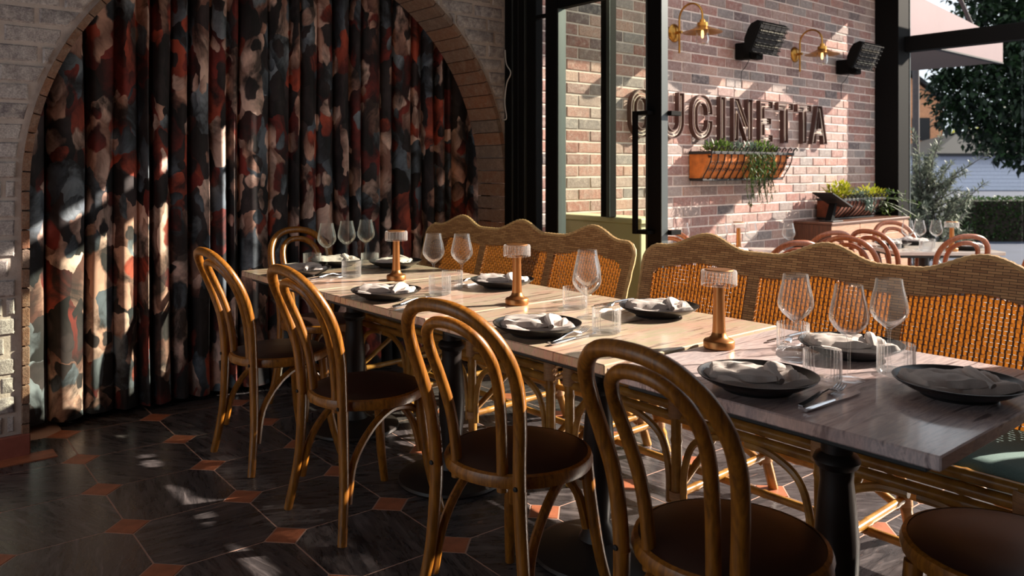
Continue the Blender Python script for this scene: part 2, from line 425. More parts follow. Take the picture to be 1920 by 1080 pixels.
    def mesh(self, name, mat, smooth=True):
        me = bpy.data.meshes.new(name); me.from_pydata(self.v, [], self.f)
        if mat: me.materials.append(MATS[mat])
        if smooth:
            me.polygons.foreach_set('use_smooth', [True] * len(me.polygons))
            try: me.set_sharp_from_angle(angle=math.radians(38))
            except Exception: pass
        me.update(); return me

def smooth_pts(P, n=6, closed=False):
    P = [Vector(p) for p in P]; out = []; m = len(P)
    for i in range(m if closed else m - 1):
        p0 = P[(i - 1) % m] if (closed or i) else P[0]; p1 = P[i]; p2 = P[(i + 1) % m]; p3 = P[(i + 2) % m] if (closed or i < m - 2) else P[-1]
        for k in range(n):
            t = k / n
            out.append(0.5 * ((2 * p1) + (p2 - p0) * t + (2 * p0 - 5 * p1 + 4 * p2 - p3) * t * t + (3 * p1 - p0 - 3 * p2 + p3) * t ** 3))
    if not closed: out.append(P[-1])
    return out

def link(name, me, parent=None, loc=None, rot=None):
    o = bpy.data.objects.new(name, me); COL.objects.link(o)
    if parent: o.parent = parent
    if loc: o.location = loc
    if rot: o.rotation_euler = rot
    return o
def obj(name, mb, mat, parent=None, smooth=True, loc=None, rot=None):
    return link(name, mb.mesh(name, mat, smooth), parent, loc, rot)
def tag(o, label, cat, group=None, kind=None):
    if label: o['label'] = label
    if cat: o['category'] = cat
    if group: o['group'] = group
    if kind: o['kind'] = kind
    return o
def thing(name, label, cat, loc=(0, 0, 0), rz=0.0, group=None):
    o = bpy.data.objects.new(name, None); COL.objects.link(o); o.empty_display_size = 0.1
    o.location = loc; o.rotation_euler = (0, 0, rz); return tag(o, label, cat, group)
def struct(name, mb, mat, label=None, smooth=False):
    o = obj(name, mb, mat, None, smooth); o['kind'] = 'structure'
    if label: o['label'] = label
    return o
def dup(root, label, loc, rz=None, group=None):
    def cp(o, par):
        c = o.copy(); COL.objects.link(c)
        if par: c.parent = par
        for ch in list(o.children): cp(ch, c)
        return c
    r = cp(root, None); r['label'] = label; r.location = loc
    if rz is not None: r.rotation_euler = (0, 0, rz)
    if group: r['group'] = group
    return r

# camera-aligned floor axes of the patio furniture (rotated against the walls)
CA, SA = math.cos(math.radians(50.33)), math.sin(math.radians(50.33))
def rd(r, d): return (r * SA + d * CA, -r * CA + d * SA)
ROT_P = math.radians(50.33 - 90)

# ------------------------------------------------------------------ floor
OX, OY, PER, RT = 0.771, 3.786, 0.4067, -0.024
def lat(i, j): 
    x, y = i * PER, j * PER; return (OX + x * math.cos(RT) - y * math.sin(RT), OY + x * math.sin(RT) + y * math.cos(RT))
fl = MB().box(-2.4, 4.0, -2.6, 4.6, -0.14, -0.0012)
floor = struct('floor', fl, 'grout', 'dark marble octagon tile floor with small terracotta squares')
Q = 0.075
h = PER / 2 - 0.003
k_ = h - Q + 0.001
octp = [(k_, -h), (h, -k_), (h, k_), (k_, h), (-k_, h), (-h, k_), (-h, -k_), (k_ * -1, -h)]
oct_me = MB().prism(octp, lambda p: (p[0], p[1], -0.012), lambda p: (p[0], p[1], 0.0)).mesh('marble_tile', 'tile_marble', False)
dq = Q - 0.004
dot_me = MB().prism([(dq, 0), (0, dq), (-dq, 0), (0, -dq)], lambda p: (p[0], p[1], -0.012), lambda p: (p[0], p[1], 0.0005)).mesh('terracotta_tile', 'tile_terracotta', False)
for i in range(-3, 9):
    for j in range(-10, 2):
        x, y = lat(i, j)
        if -0.2 < x < 3.95 and -0.3 < y < 4.4: link('terracotta_tile', dot_me, floor, (x, y, 0), (0, 0, RT))
        x, y = lat(i + 0.5, j + 0.5)
        if -0.2 < x < 3.78 and -0.3 < y < 4.4: link('marble_tile', oct_me, floor, (x, y, random.uniform(-0.0008, 0)), (0, 0, RT))
# border of terracotta strips along the wall foot
for q in range(5):
    x1 = 0.70 - q * 0.26
    b = MB().box(x1 - 0.256, x1, 3.885, 3.995, -0.006, 0.004); obj('border_tile', b, 'tile_terracotta', floor, False)

# ------------------------------------------------------------------ arch wall
AX, AZ, AR = 1.953, 1.15, 1.3425
YW, DW = 4.0, 0.27
WR = 3.312
def arch_z(x):
    dx = abs(x - AX); return AZ + math.sqrt(max(0, AR * AR - dx * dx))
wb = MB(); yf = YW + 0.006; R0 = AR + 0.028
def wquad(x0, x1, z0a, z0b, z1):
    wb.add([(x0, yf, z0a), (x1, yf, z0b), (x1, yf, z1), (x0, yf, z1), (x0, YW + DW, z0a), (x1, YW + DW, z0b), (x1, YW + DW, z1), (x0, YW + DW, z1)],
           [(0, 1, 2, 3), (7, 6, 5, 4), (0, 4, 5, 1), (3, 2, 6, 7), (1, 5, 6, 2), (4, 0, 3, 7)])
wquad(-2.4, AX - R0, -0.02, -0.02, 3.25)
NSEG = 48
for q in range(NSEG):
    a0 = PI - PI * q / NSEG; a1 = PI - PI * (q + 1) / NSEG
    wquad(AX + R0 * math.cos(a0), AX + R0 * math.cos(a1), AZ + R0 * math.sin(a0), AZ + R0 * math.sin(a1), 3.25)
wall_back = struct('wall_back', wb, 'mortar_white', 'whitewashed brick wall with a wide round arch')
# whitewashed bricks
def wall_brick_mesh(poly, depth=0.012, ch=0.005):
    """poly in (x,z) local; a brick face proud of the mortar with chamfered edge"""
    n = len(poly); cx = sum(p[0] for p in poly) / n; cz = sum(p[1] for p in poly) / n
    def ins(p, d):
        return (p[0] + (d if p[0] < cx else -d), p[1] + (d if p[1] < cz else -d))
    m = MB()
    fr = [(ins(p, ch)[0], random.uniform(-0.002, 0.002), ins(p, ch)[1]) for p in poly]
    md = [(p[0], ch, p[1]) for p in poly]; bk = [(p[0], depth, p[1]) for p in poly]
    vs = fr + md + bk
    fs = [tuple(range(n))]
    for a in (0, n):
        fs += [(a + i, a + n + i, a + n + (i + 1) % n, a + (i + 1) % n) for i in range(n)]
    m.add(vs, fs); return m
CH = 0.0847
row = 0; z = 0.10
while z < 2.62:
    x = -0.45 - (0.118 if row % 2 else 0) + random.uniform(-0.02, 0.02)
    while x < WR:
        L = random.uniform(0.215, 0.232); x0, x1 = x, x + L; x += L + 0.018
        z0, z1 = z + 0.006, z + CH - 0.008
        x1 = min(x1, WR - 0.002)
        if x1 - x0 < 0.03: continue
        zs = [z0 + (z1 - z0) * t / 3 for t in range(4)]
        Rr = AR + 0.055
        def edge(zz): return math.sqrt(max(0, Rr * Rr - max(0, zz - AZ) ** 2)) if zz < AZ + Rr else 0.0
        cx = (x0 + x1) / 2
        if cx < AX:
            xm = [min(x1, AX - edge(q)) for q in zs]
            if min(xm) < x0 + 0.025: 
                if max(xm) < x0 + 0.04: continue
                xm = [max(q, x0 + 0.012) for q in xm]
            poly = [(x0, z0), (xm[0], zs[0]), (xm[1], zs[1]), (xm[2], zs[2]), (xm[3], zs[3]), (x0, z1)] if min(xm) < x1 - 1e-4 else [(x0, z0), (x1, z0), (x1, z1), (x0, z1)]
        else:
            xm = [max(x0, AX + edge(q)) for q in zs]
            if max(xm) > x1 - 0.012:
                if min(xm) > x1 - 0.04: continue
                xm = [min(q, x1 - 0.012) for q in xm]
            poly = [(x1, z0), (x1, z1), (xm[3], zs[3]), (xm[2], zs[2]), (xm[1], zs[1]), (xm[0], zs[0])] if max(xm) > x0 + 1e-4 else [(x0, z0), (x1, z0), (x1, z1), (x0, z1)]
        cx = sum(p[0] for p in poly) / len(poly); cz = sum(p[1] for p in poly) / len(poly)
        m = wall_brick_mesh([(p[0] - cx, p[1] - cz) for p in poly], 0.016, 0.007)
        obj('brick', m, 'brick_white', wall_back, True, (cx, YW - 0.002 + random.uniform(-0.005, 0.004), cz + random.uniform(-0.003, 0.003)), (random.uniform(-0.02, 0.02), random.uniform(-0.02, 0.02), random.uniform(-0.01, 0.01)))
    z += CH; row += 1
# arch lining: bricks on edge round the soffit and down both jambs
def lining(a0, a1):
    m = MB(); poly = []
    r0, r1 = AR, AR + 0.03
    pts = []
    for t in range(3): a = a0 + (a1 - a0) * t / 2; pts.append((r0 * math.cos(a), r0 * math.sin(a)))
    for t in range(3): a = a1 + (a0 - a1) * t / 2; pts.append((r1 * math.cos(a), r1 * math.sin(a)))
    m.prism(pts, lambda p: (AX + p[0], YW + DW - 0.002, AZ + p[1]), lambda p: (AX + p[0], YW - 0.012, AZ + p[1])); return m
NA = 50
for q in range(NA):
    g = 0.0022
    obj('arch_brick', lining(PI * q / NA + g, PI * (q + 1) / NA - g), 'brick_arch', wall_back, False)
jl = MB().cbox(-0.03, 0.0, -0.012, DW - 0.002, 0.003, 0.0815, 0.003).mesh('jamb_brick', 'brick_arch', False)
jr = MB().cbox(0.0, 0.015, -0.012, DW - 0.002, 0.003, 0.0815, 0.003).mesh('jamb_brick', 'brick_arch', False)
nj = int(AZ / 0.0845)
for q in range(nj + 1):
    zz = AZ - (q + 1) * 0.0845
    if zz < -0.03: break
    link('jamb_brick', jl, wall_back, (AX - AR, YW, zz)); link('jamb_brick', jr, wall_back, (AX + AR, YW, zz))
for q in range(4):
    x1 = 0.612 - q * 0.25
    b = MB().cbox(x1 - 0.246, x1, YW - 0.022, YW + 0.004, 0.0, 0.095, 0.004); obj('skirting_tile', b, 'skirting_tile', wall_back, False)
# recess behind the arch
rb = MB().box(-0.2, 3.9, 4.52, 4.6, -0.02, 3.3).box(0.3, 0.38, YW + DW, 4.55, -0.02, 3.3).box(3.56, 3.64, YW + DW, 4.55, -0.02, 3.3).box(0.2, 3.7, YW + DW, 4.6, 3.05, 3.15)
struct('wall_recess', rb, 'plaster_dark', 'dark recess wall behind the curtain')

# ------------------------------------------------------------------ curtain
def make_curtain():
    rnd = random.Random(11)
    xs = [0.50]; 
    knots = []; x = 0.50; sgn = 1
    while x < 3.48:
        wdt = rnd.choice([0.045, 0.055, 0.07, 0.085, 0.11, 0.14]); a_ = rnd.uniform(0.015, 0.066); nt = rnd.uniform(0.016, 0.034); k1 = rnd.uniform(0.25, 0.6)
        knots += [(x, -a_ + rnd.uniform(0.030, 0.045)), (x + wdt * k1, -a_), (x + wdt, -a_ + rnd.uniform(0.022, 0.045)), (x + wdt + nt * 0.5, rnd.uniform(0.025, 0.065))]
        x += wdt + nt
    P = smooth_pts([(k[0], k[1], 0) for k in knots], 5)
    n = len(P); ul = [0.0]
    for i in range(1, n): ul.append(ul[-1] + (P[i] - P[i - 1]).length)
    nv = 30; mb = MB(); zt, zb = 3.02, 0.015; uvs = []
    for j in range(nv + 1):
        v = j / nv; zz = zt + (zb - zt) * v
        for i, p in enumerate(P):
            spread = 1.0 + 0.12 * v
            wob = noise.noise(Vector((p.x * 5, zz * 0.9, 3.1))) * 0.020 + noise.noise(Vector((p.x * 14, zz * 2.2, 9.1))) * 0.006
            hem = 0.0
            if v > 0.9: hem = (v - 0.9) * 10 * (0.03 + 0.03 * noise.noise(Vector((p.x * 9, 1.0, 5.0))))
            mb.v.append((p.x + wob * 0.7, 4.372 + p.y * spread * (0.75 + 0.25 * v) - hem * 0.6 + wob * 0.6 * v, zz + (0.012 * noise.noise(Vector((p.x * 7, 2, 2))) + 0.012 if v > 0.99 else 0)))
            uvs.append((ul[i], zz))
    for j in range(nv):
        for i in range(n - 1):
            a = j * n + i; mb.f.append((a, a + n, a + n + 1, a + 1))
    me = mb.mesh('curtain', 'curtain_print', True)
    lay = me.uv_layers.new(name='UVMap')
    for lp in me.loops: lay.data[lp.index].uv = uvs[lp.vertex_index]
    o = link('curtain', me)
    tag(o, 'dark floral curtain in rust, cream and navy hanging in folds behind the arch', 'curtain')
make_curtain()

# ------------------------------------------------------------------ room shell (behind and beside the camera)
struct('ceiling', MB().box(-2.4, 3.45, -2.6, 4.6, 3.25, 3.4), 'plaster_room', 'dark plaster ceiling')
struct('wall_front', MB().box(-2.4, 3.45, -2.75, -2.6, -0.1, 3.3), 'plaster_room', 'plain wall behind the viewer')
lw = MB().box(-2.55, -2.4, -2.6, 0.2, -0.1, 3.3).box(-2.55, -2.4, 3.8, 4.6, -0.1, 3.3).box(-2.55, -2.4, 0.2, 3.8, -0.1, 0.3).box(-2.55, -2.4, 0.2, 3.8, 2.9, 3.3)
struct('wall_left', lw, 'plaster_room', 'side wall with a wide window opening')
wf = MB()
for y in (0.2, 1.387, 2.573, 3.76): wf.box(-2.5, -2.44, y, y + 0.04, 0.3, 2.9)
wf.box(-2.5, -2.44, 0.2, 3.8, 0.3, 0.34).box(-2.5, -2.44, 0.2, 3.8, 2.86, 2.9)
win1 = struct('window_1', wf, 'black_metal', 'side window with slim black frame')
for y in (0.24, 1.427, 2.613): obj('pane', MB().box(-2.475, -2.465, y, y + 1.147, 0.34, 2.86), 'glass_screen', win1, False)
struct('wall_right', MB().box(3.30, 3.45, -2.6, 0.25, -0.1, 3.3).box(3.30, 3.45, 0.25, 4.0, 2.50, 3.3), 'plaster_room', 'pier and header of the wide patio opening')

# ------------------------------------------------------------------ folded door frame and glazed leaf in the patio opening
XD = 3.30
fr = thing('folding_door_frame', 'stack of slim black folded door stiles beside the arch', 'door frame', (XD, 3.85, 0))
for y0, y1, dx in ((0.075, 0.138, 0.0), (0.012, 0.066, 0.012), (-0.048, 0.004, 0.0), (-0.145, -0.058, 0.018)):
    obj('stile', MB().cbox(dx, 0.08, y0, y1, 0, 2.5, 0.003), 'black_metal', fr, False)
for y in (0.0695, 0.008, -0.053):
    obj('edge_strip', MB().box(0.006, 0.05, y - 0.0022, y + 0.0022, 0, 2.5), 'edge_metal', fr, False)  # paler strips paint in the thin lit edges of the stiles
wp = smooth_pts([(-0.005, 0.125, 2.02), (-0.012, 0.105, 1.93), (-0.012, 0.06, 1.865), (-0.012, 0.10, 1.80), (-0.010, 0.122, 1.68), (-0.01, 0.105, 1.58), (-0.004, 0.138, 1.565)], 6)
cb_ = tag(obj('cable', MB().tube([(p.x + XD, p.y + 3.85, p.z) for p in wp], 0.0035, 6), 'white_cable'), 'thin white cable looped over the black door frame', 'cable')
dr = struct('door_1', MB().cbox(XD, XD + 0.05, 3.485, 3.597, 0.0, 2.5, 0.003), 'black_metal', 'tall glazed door leaf in black metal')
obj('stile', MB().cbox(XD, XD + 0.05, 2.692, 2.785, 0.0, 2.5, 0.003), 'black_metal', dr, False)
obj('top_rail', MB().cbox(XD, XD + 0.05, 2.785, 3.485, 2.215, 2.36, 0.003), 'black_metal', dr, False)
obj('bottom_rail', MB().cbox(XD, XD + 0.05, 2.785, 3.485, 0.0, 0.16, 0.003), 'black_metal', dr, False)
obj('pane', MB().box(XD + 0.022, XD + 0.028, 2.785, 3.485, 0.16, 2.215), 'glass_door', dr, False)
obj('edge_strip', MB().box(XD - 0.003, XD + 0.02, 2.786, 2.796, 0.0, 2.5), 'edge_metal', dr, False)
obj('edge_strip', MB().box(XD - 0.002, XD + 0.06, 3.4755, 3.4845, 0.16, 2.215), 'edge_metal', dr, False)
obj('edge_strip', MB().box(XD - 0.002, XD + 0.05, 2.688, 2.692, 0.0, 2.5), 'edge_metal', dr, False)
hd = MB().cbox(XD - 0.075, XD - 0.055, 2.80, 2.83, 0.90, 1.555, 0.003); obj('handle', hd, 'black_metal', dr, False)
for zz in (0.90, 1.535): obj('handle_bracket', MB().cbox(XD - 0.06, XD + 0.12, 2.735, 2.83, zz, zz + 0.02, 0.002), 'black_metal', dr, False)
for zz in (0.90, 1.535): obj('handle_bracket', MB().cbox(XD + 0.05, XD + 0.135, 2.665, 2.70, zz - 0.005, zz + 0.02, 0.002), 'black_metal', dr, False)
sl = struct('window_2', MB().box(XD + 0.01, XD + 0.045, 3.597, 3.705, 2.185, 2.205), 'black_metal', 'narrow fixed glass light beside the door')
obj('pane', MB().box(XD + 0.022, XD + 0.028, 3.597, 3.705, 0.0, 2.185), 'glass_screen', sl, False)
obj('pane', MB().box(XD + 0.022, XD + 0.028, 3.597, 3.705, 2.205, 2.5), 'glass_screen', sl, False)
struct('trim_1', MB().box(XD, XD + 0.15, 0.25, 3.7, -0.012, 0.002), 'black_metal', 'flat black door track across the opening')
lg = thing('reflection_block', 'low cream block standing in for a reflection in the glazed door', 'reflection stand-in', (3.9, 3.6, 0))  # added block stands in for the sunlit bench mirrored in the glass
obj('body', MB().cbox(-0.09, 0.09, -0.33, 0.37, -0.12, 0.90, 0.006), 'reflection_cream', lg, False)
obj('cap', MB().cbox(-0.11, 0.11, -0.35, 0.38, 0.90, 0.936, 0.006), 'reflection_cream', lg, False)
pp = thing('steel_post', 'slim black post standing on the cream reflection block behind the glass door', 'post', (3.78, 3.515, 0.936))
obj('shaft', MB().cbox(-0.03, 0.03, -0.042, 0.042, 0, 2.0, 0.003), 'black_metal', pp, False)
obj('edge_strip', MB().box(-0.034, -0.0305, -0.042, -0.012, 0, 2.0), 'edge_metal', pp, False)

# ------------------------------------------------------------------ patio brick wall
PX0, PX1 = 3.40, 8.62
pw = struct('wall_patio', MB().box(PX0, PX1, YW + 0.005, YW + 0.25, -0.2, 3.25), 'mortar_patio', 'weathered pink and grey brick wall of the patio')
variants = []
for q in range(8):
    L = 0.2245; H = 0.0835 - 0.0125
    variants.append(wall_brick_mesh([(-L / 2 + random.uniform(-0.002, 0.002), -H / 2), (L / 2, -H / 2 + random.uniform(-0.001, 0.001)), (L / 2 + random.uniform(-0.002, 0.002), H / 2), (-L / 2, H / 2)], 0.012, 0.0035).mesh('brick', 'brick_patio', False))
half = wall_brick_mesh([(-0.051, -0.0365), (0.051, -0.0365), (0.051, 0.0365), (-0.051, 0.0365)], 0.012, 0.0035).mesh('brick', 'brick_patio', False)
CHP = 0.0835; cand = []
zz = 2.024 - CHP * 25; row = 0
while zz < 3.2:
    x = PX0 + (0.118 if row % 2 else 0.0)
    if row % 2: cand.append((PX0 + 0.055, zz + CHP / 2, 1))
    while x + 0.236 < PX1: cand.append((x + 0.118, zz + CHP / 2, 0)); x += 0.236
    zz += CHP; row += 1
def vis(c):
    d = c[0] * CA + YW * SA; r = c[0] * SA - YW * CA
    px = 947.6 + FPX * r / d; py = 315.5 + FPX * (1.25 - c[1]) / d
    return (1238 < px < 1645 or 998 < px < 1190) and -12 < py < 462
vb = sorted([c for c in cand if vis(c)], key=lambda c: c[0])[:300]
vset = set((c[0], c[1]) for c in vb); rest = MB()
for c in cand:
    if (c[0], c[1]) in vset:
        link('brick', half if c[2] else random.choice(variants), pw, (c[0], YW + random.uniform(-0.0035, 0.002), c[1]))
    else:
        me = half if c[2] else random.choice(variants); dy = YW + random.uniform(-0.0035, 0.002)
        rest.add([(v.co.x + c[0], v.co.y + dy, v.co.z + c[1]) for v in me.vertices], [tuple(p.vertices) for p in me.polygons])
ro = obj('brickwork', rest, 'brick_patio', pw, False); ro['kind'] = 'stuff'
struct('shade_eave', MB().box(5.3, 8.7, 3.08, 4.25, 3.2, 3.32).box(8.7, 10.1, 3.08, 3.3, 3.2, 3.32), 'brown_soffit', 'unseen eave board added to shade the top of the patio wall')  # out-of-view board, added so the upper brickwork falls in shade

# ------------------------------------------------------------------ sign letters
def offset_poly(P, d):
    n = len(P); out = []
    for i in range(n):
        a, b, c = Vector(P[i - 1]), Vector(P[i]), Vector(P[(i + 1) % n])
        e1 = (b - a).normalized(); e2 = (c - b).normalized()
        n1 = Vector((-e1.y, e1.x)); n2 = Vector((-e2.y, e2.x))
        m = n1 + n2; m = m / max(0.35, m.dot(n1)) if m.length > 1e-6 else n1
        out.append(b + m * d)
    return out
LH = 0.37; SW = 0.072
def arc(cx, cz, r, a0, a1, n=8): return [(cx + r * math.cos(math.radians(a0 + (a1 - a0) * i / n)), cz + r * math.sin(math.radians(a0 + (a1 - a0) * i / n))) for i in range(n + 1)]
def glyph(ch):
    if ch == 'I': return [[(-.036, 0), (.036, 0), (.036, LH), (-.036, LH)]]
    if ch == 'T': return [[(-.036, 0), (.036, 0), (.036, LH - SW), (.125, LH - SW), (.125, LH), (-.125, LH), (-.125, LH - SW), (-.036, LH - SW)]]
    if ch == 'E': return [[(-.1, 0), (.1, 0), (.1, SW), (-.03, SW), (-.03, .155), (.075, .155), (.075, .222), (-.03, .222), (-.03, LH - SW), (.1, LH - SW), (.1, LH), (-.1, LH)]]
    if ch == 'N': return [[(-.14, 0), (-.07, 0), (-.07, .23), (.06, 0), (.14, 0), (.14, LH), (.07, LH), (.07, .14), (-.06, LH), (-.14, LH)]]
    if ch == 'A': return [[(-.145, 0), (-.072, 0), (-.055, .085), (.055, .085), (.072, 0), (.145, 0), (.042, LH), (-.042, LH)], [(-.04, .145), (0, .31), (.04, .145)]]
    if ch == 'U':
        return [[(-.135, LH), (-.135, .135)] + arc(0, .135, .135, 180, 360, 12)[1:] + [(.135, LH), (.065, LH), (.065, .135)] + arc(0, .135, .065, 360, 180, 8)[1:] + [(-.065, LH)]]
    if ch == 'C':
        o = .135; i_ = .065; t = LH - o
        return [[(o, t - .03), (o, t)] + arc(0, t, o, 0, 180, 12)[1:] + [(-o, o)] + arc(0, o, o, 180, 360, 12)[1:] + [(o, o + .03), (i_, o + .03), (i_, o)] + arc(0, o, i_, 360, 180, 8)[1:] + [(-i_, t)] + arc(0, t, i_, 180, 0, 8)[1:] + [(i_, t - .03)]]
def area(P): return sum(P[i - 1][0] * P[i][1] - P[i][0] * P[i - 1][1] for i in range(len(P)))
WORD = [('C', 4.62, 'first letter C, half hidden behind the glass door edge'), ('U', 4.985, 'letter U beside the black door stile'), ('C', 5.36, 'second letter C, above the left end of the planter basket'), ('I', 5.637, 'narrow letter I'), ('N', 5.93, 'letter N'), ('E', 6.29, 'letter E'), ('T', 6.605, 'first of the two letters T, beside the E'), ('T', 6.928, 'second of the two letters T, beside the A'), ('A', 7.205, 'letter A at the end of the word')]
for ch, x, desc in WORD:
    t = thing('sign_letter', 'brown metal wall sign, ' + desc, 'sign letter', (x, YW - 0.004, 1.48), 0, 'metal letters of the wall sign')
    for P in glyph(ch):
        if area(P) < 0: P = P[::-1]
        outer = P; inner = offset_poly(P, 0.007)
        m = MB(); n = len(P); y0, y1 = -0.012, -0.055
        vs = [(p[0], y1, p[1]) for p in outer] + [(p[0], y1, p[1]) for p in inner] + [(p[0], y0, p[1]) for p in outer] + [(p[0], y0, p[1]) for p in inner]
        fs = []
        for i in range(n):
            j = (i + 1) % n
            fs += [(i, j, n + j, n + i), (i, 2 * n + i, 2 * n + j, j), (n + i, n + j, 3 * n + j, 3 * n + i)]
        m.add(vs, fs); obj('channel_rim', m, 'letter_metal', t, False)
        ip = offset_poly(P, 0.022 if ch != 'A' or len(P) > 4 else -0.012)
        obj('neon_tube', MB().tube([(p[0], -0.036, p[1]) for p in ip], 0.0036, 6, True), 'neon_glass', t)

# ------------------------------------------------------------------ wall sconces
def make_sconce():
    t = thing('wall_sconce', '', 'wall lamp', (0, 0, 0), 0, 'brass gooseneck wall lamps')
    def onwall(mb):  # lathe axis z -> -y
        mb.v = [(p[0], -p[2], p[1]) for p in mb.v]; return mb
    obj('wall_plate', onwall(MB().lathe([(0.001, 0.030), (0.035, 0.028), (0.06, 0.018), (0.072, 0.006), (0.074, 0)], 24)), 'brass', t)
    obj('knob', onwall(MB().lathe([(0.0005, 0.062), (0.012, 0.058), (0.012, 0.028)], 12)), 'brass', t)
    obj('upright_rod', MB().tube([(0, -0.05, -0.165), (0, -0.05, 0.10)], 0.0085, 10), 'brass', t)
    g = [(0, -0.05, 0.10)] + [(0, -0.16 + 0.11 * math.cos(a), 0.10 + 0.11 * math.sin(a)) for a in [PI * k / 14 for k in range(15)]] + [(0, -0.27, 0.06)]
    obj('gooseneck', MB().tube(g, 0.008, 10), 'brass', t)
    obj('cross_arm', MB().tube([(0, -0.02, 0), (0, -0.075, 0)], 0.012, 10), 'brass', t)
    c = (0, -0.27, 0)
    obj('shade_cap', MB().lathe([(0.001, 0.072), (0.02, 0.07), (0.022, 0.05), (0.04, 0.045), (0.042, 0.012)], 20, c), 'brass', t)
    sh = obj('shade', MB().lathe([(0.04, 0.02), (0.075, 0.0), (0.125, -0.022), (0.152, -0.028), (0.150, -0.031), (0.12, -0.027), (0.07, -0.008), (0.03, 0.01)], 32, c), 'brass', t)
    gl = obj('glass_jar', MB().lathe([(0.05, 0.0), (0.05, -0.09), (0.042, -0.115), (0.02, -0.128), (0.001, -0.13)], 20, c), 'glass_tumbler', t)
    obj('bulb', MB().lathe([(0.001, -0.075), (0.008, -0.07), (0.012, -0.045), (0.009, -0.015), (0.001, -0.01)], 10, c), 'bulb_glow', gl)
    return t
sc1 = make_sconce(); sc1.location = (5.06, YW - 0.004, 2.325); sc1['label'] = 'brass gooseneck wall lamp nearest the glass door, above the letter U'
dup(sc1, 'brass gooseneck wall lamp between the two black heaters', (6.85, YW - 0.004, 2.318))

# ------------------------------------------------------------------ heaters
def make_heater():
    t = thing('patio_heater', '', 'heater', (0, 0, 0), 0, 'black infrared wall heaters')
    obj('bracket', MB().cbox(-0.05, 0.05, -0.14, -0.0, -0.10, 0.04, 0.006), 'black_metal', t, False)
    obj('control_box', MB().cbox(-0.03, 0.075, -0.20, -0.13, -0.11, 0.0, 0.008), 'black_metal', t, False)
    k = MB().lathe([(0.001, 0.008), (0.02, 0.008), (0.022, 0)], 14); k.v = [(p[0] + 0.025, -0.2 - p[2], p[1] - 0.055) for p in k.v]; obj('dial', k, 'iron', t)
    M = Matrix.Translation((0.02, -0.20, 0.085)) @ Matrix.Rotation(math.radians(24), 4, 'X')
    def xf(mb): mb.v = [tuple(M @ Vector(p)) for p in mb.v]; return mb
    W = 0.205; body = MB()
    prof = [(-0.09, -0.13), (-0.09, 0.13), (-0.06, 0.135), (-0.01, 0.09), (0.0, 0.04), (0.0, -0.04), (-0.02, -0.09), (-0.06, -0.135)]
    body.prism(prof[::-1], lambda p: (-W, p[0], p[1]), lambda p: (W, p[0], p[1])); obj('housing', xf(body), 'black_metal', t, False)
    obj('reflector', xf(MB().box(-W + 0.02, W - 0.02, -0.0955, -0.0905, -0.115, 0.115)), 'iron', t, False)
    for q in range(3): obj('element', xf(MB().tube([(-W + 0.03, -0.101, -0.06 + q * 0.06), (W - 0.03, -0.101, -0.06 + q * 0.06)], 0.007, 8)), 'heater_element', t)
    for q in range(7): obj('grille_bar', xf(MB().tube([(-W + 0.005, -0.113, -0.12 + q * 0.04), (W - 0.005, -0.113, -0.12 + q * 0.04)], 0.006, 6)), 'black_metal', t)
    for q in range(5): obj('grille_wire', xf(MB().tube([(-W + 0.03 + q * 0.086, -0.12, -0.125), (-W + 0.03 + q * 0.086, -0.12, 0.125)], 0.003, 5)), 'iron', t)
    obj('pull_cord', MB().tube(smooth_pts([(0.02, -0.1, -0.1), (0.02, -0.06, -0.16), (0.035, -0.03, -0.18), (0.02, -0.02, -0.21), (0.02, -0.02, -0.34)], 4), 0.003, 5), 'iron', t)
    return t
ht = make_heater(); ht.location = (5.93, YW - 0.005, 2.285); ht['label'] = 'black infrared heater between the two brass wall lamps'
dup(ht, 'black infrared heater at the far end of the wall beside the post', (7.66, YW - 0.005, 2.29))

# ------------------------------------------------------------------ foliage helpers
def leaf(mb, p, d, L, W, droop=0.0):
    d = Vector(d).normalized(); up = Vector((0, 0, 1)) if abs(d.z) < 0.95 else Vector((1, 0, 0))
    s_ = d.cross(up).normalized() * W / 2; p = Vector(p); mid = p + d * L * 0.5 + Vector((0, 0, 0.08 * L)); tip = p + d * L - Vector((0, 0, droop * L))
    mb.add([p, mid + s_, tip, mid - s_], [(0, 1, 2, 3)])
def rdir(r): 
    a = r.uniform(0, 2 * PI); z = r.uniform(-1, 1); q = math.sqrt(1 - z * z); return Vector((q * math.cos(a), q * math.sin(a), z))
def clump(mb, c, rad, n, L, W, r, upb=0.3):
    for _ in range(n):
        d = rdir(r); d.z = abs(d.z) * 0.9 + upb - 0.3; q = r.random() ** 0.6
        p = Vector(c) + Vector((d.x * rad[0] * q, d.y * rad[1] * q, d.z * rad[2] * q)); dd = d + rdir(r) * 0.6 + Vector((0, 0, upb))
        leaf(mb, p, dd, L * r.uniform(0.6, 1.3), W * r.uniform(0.7, 1.2), 0.1)

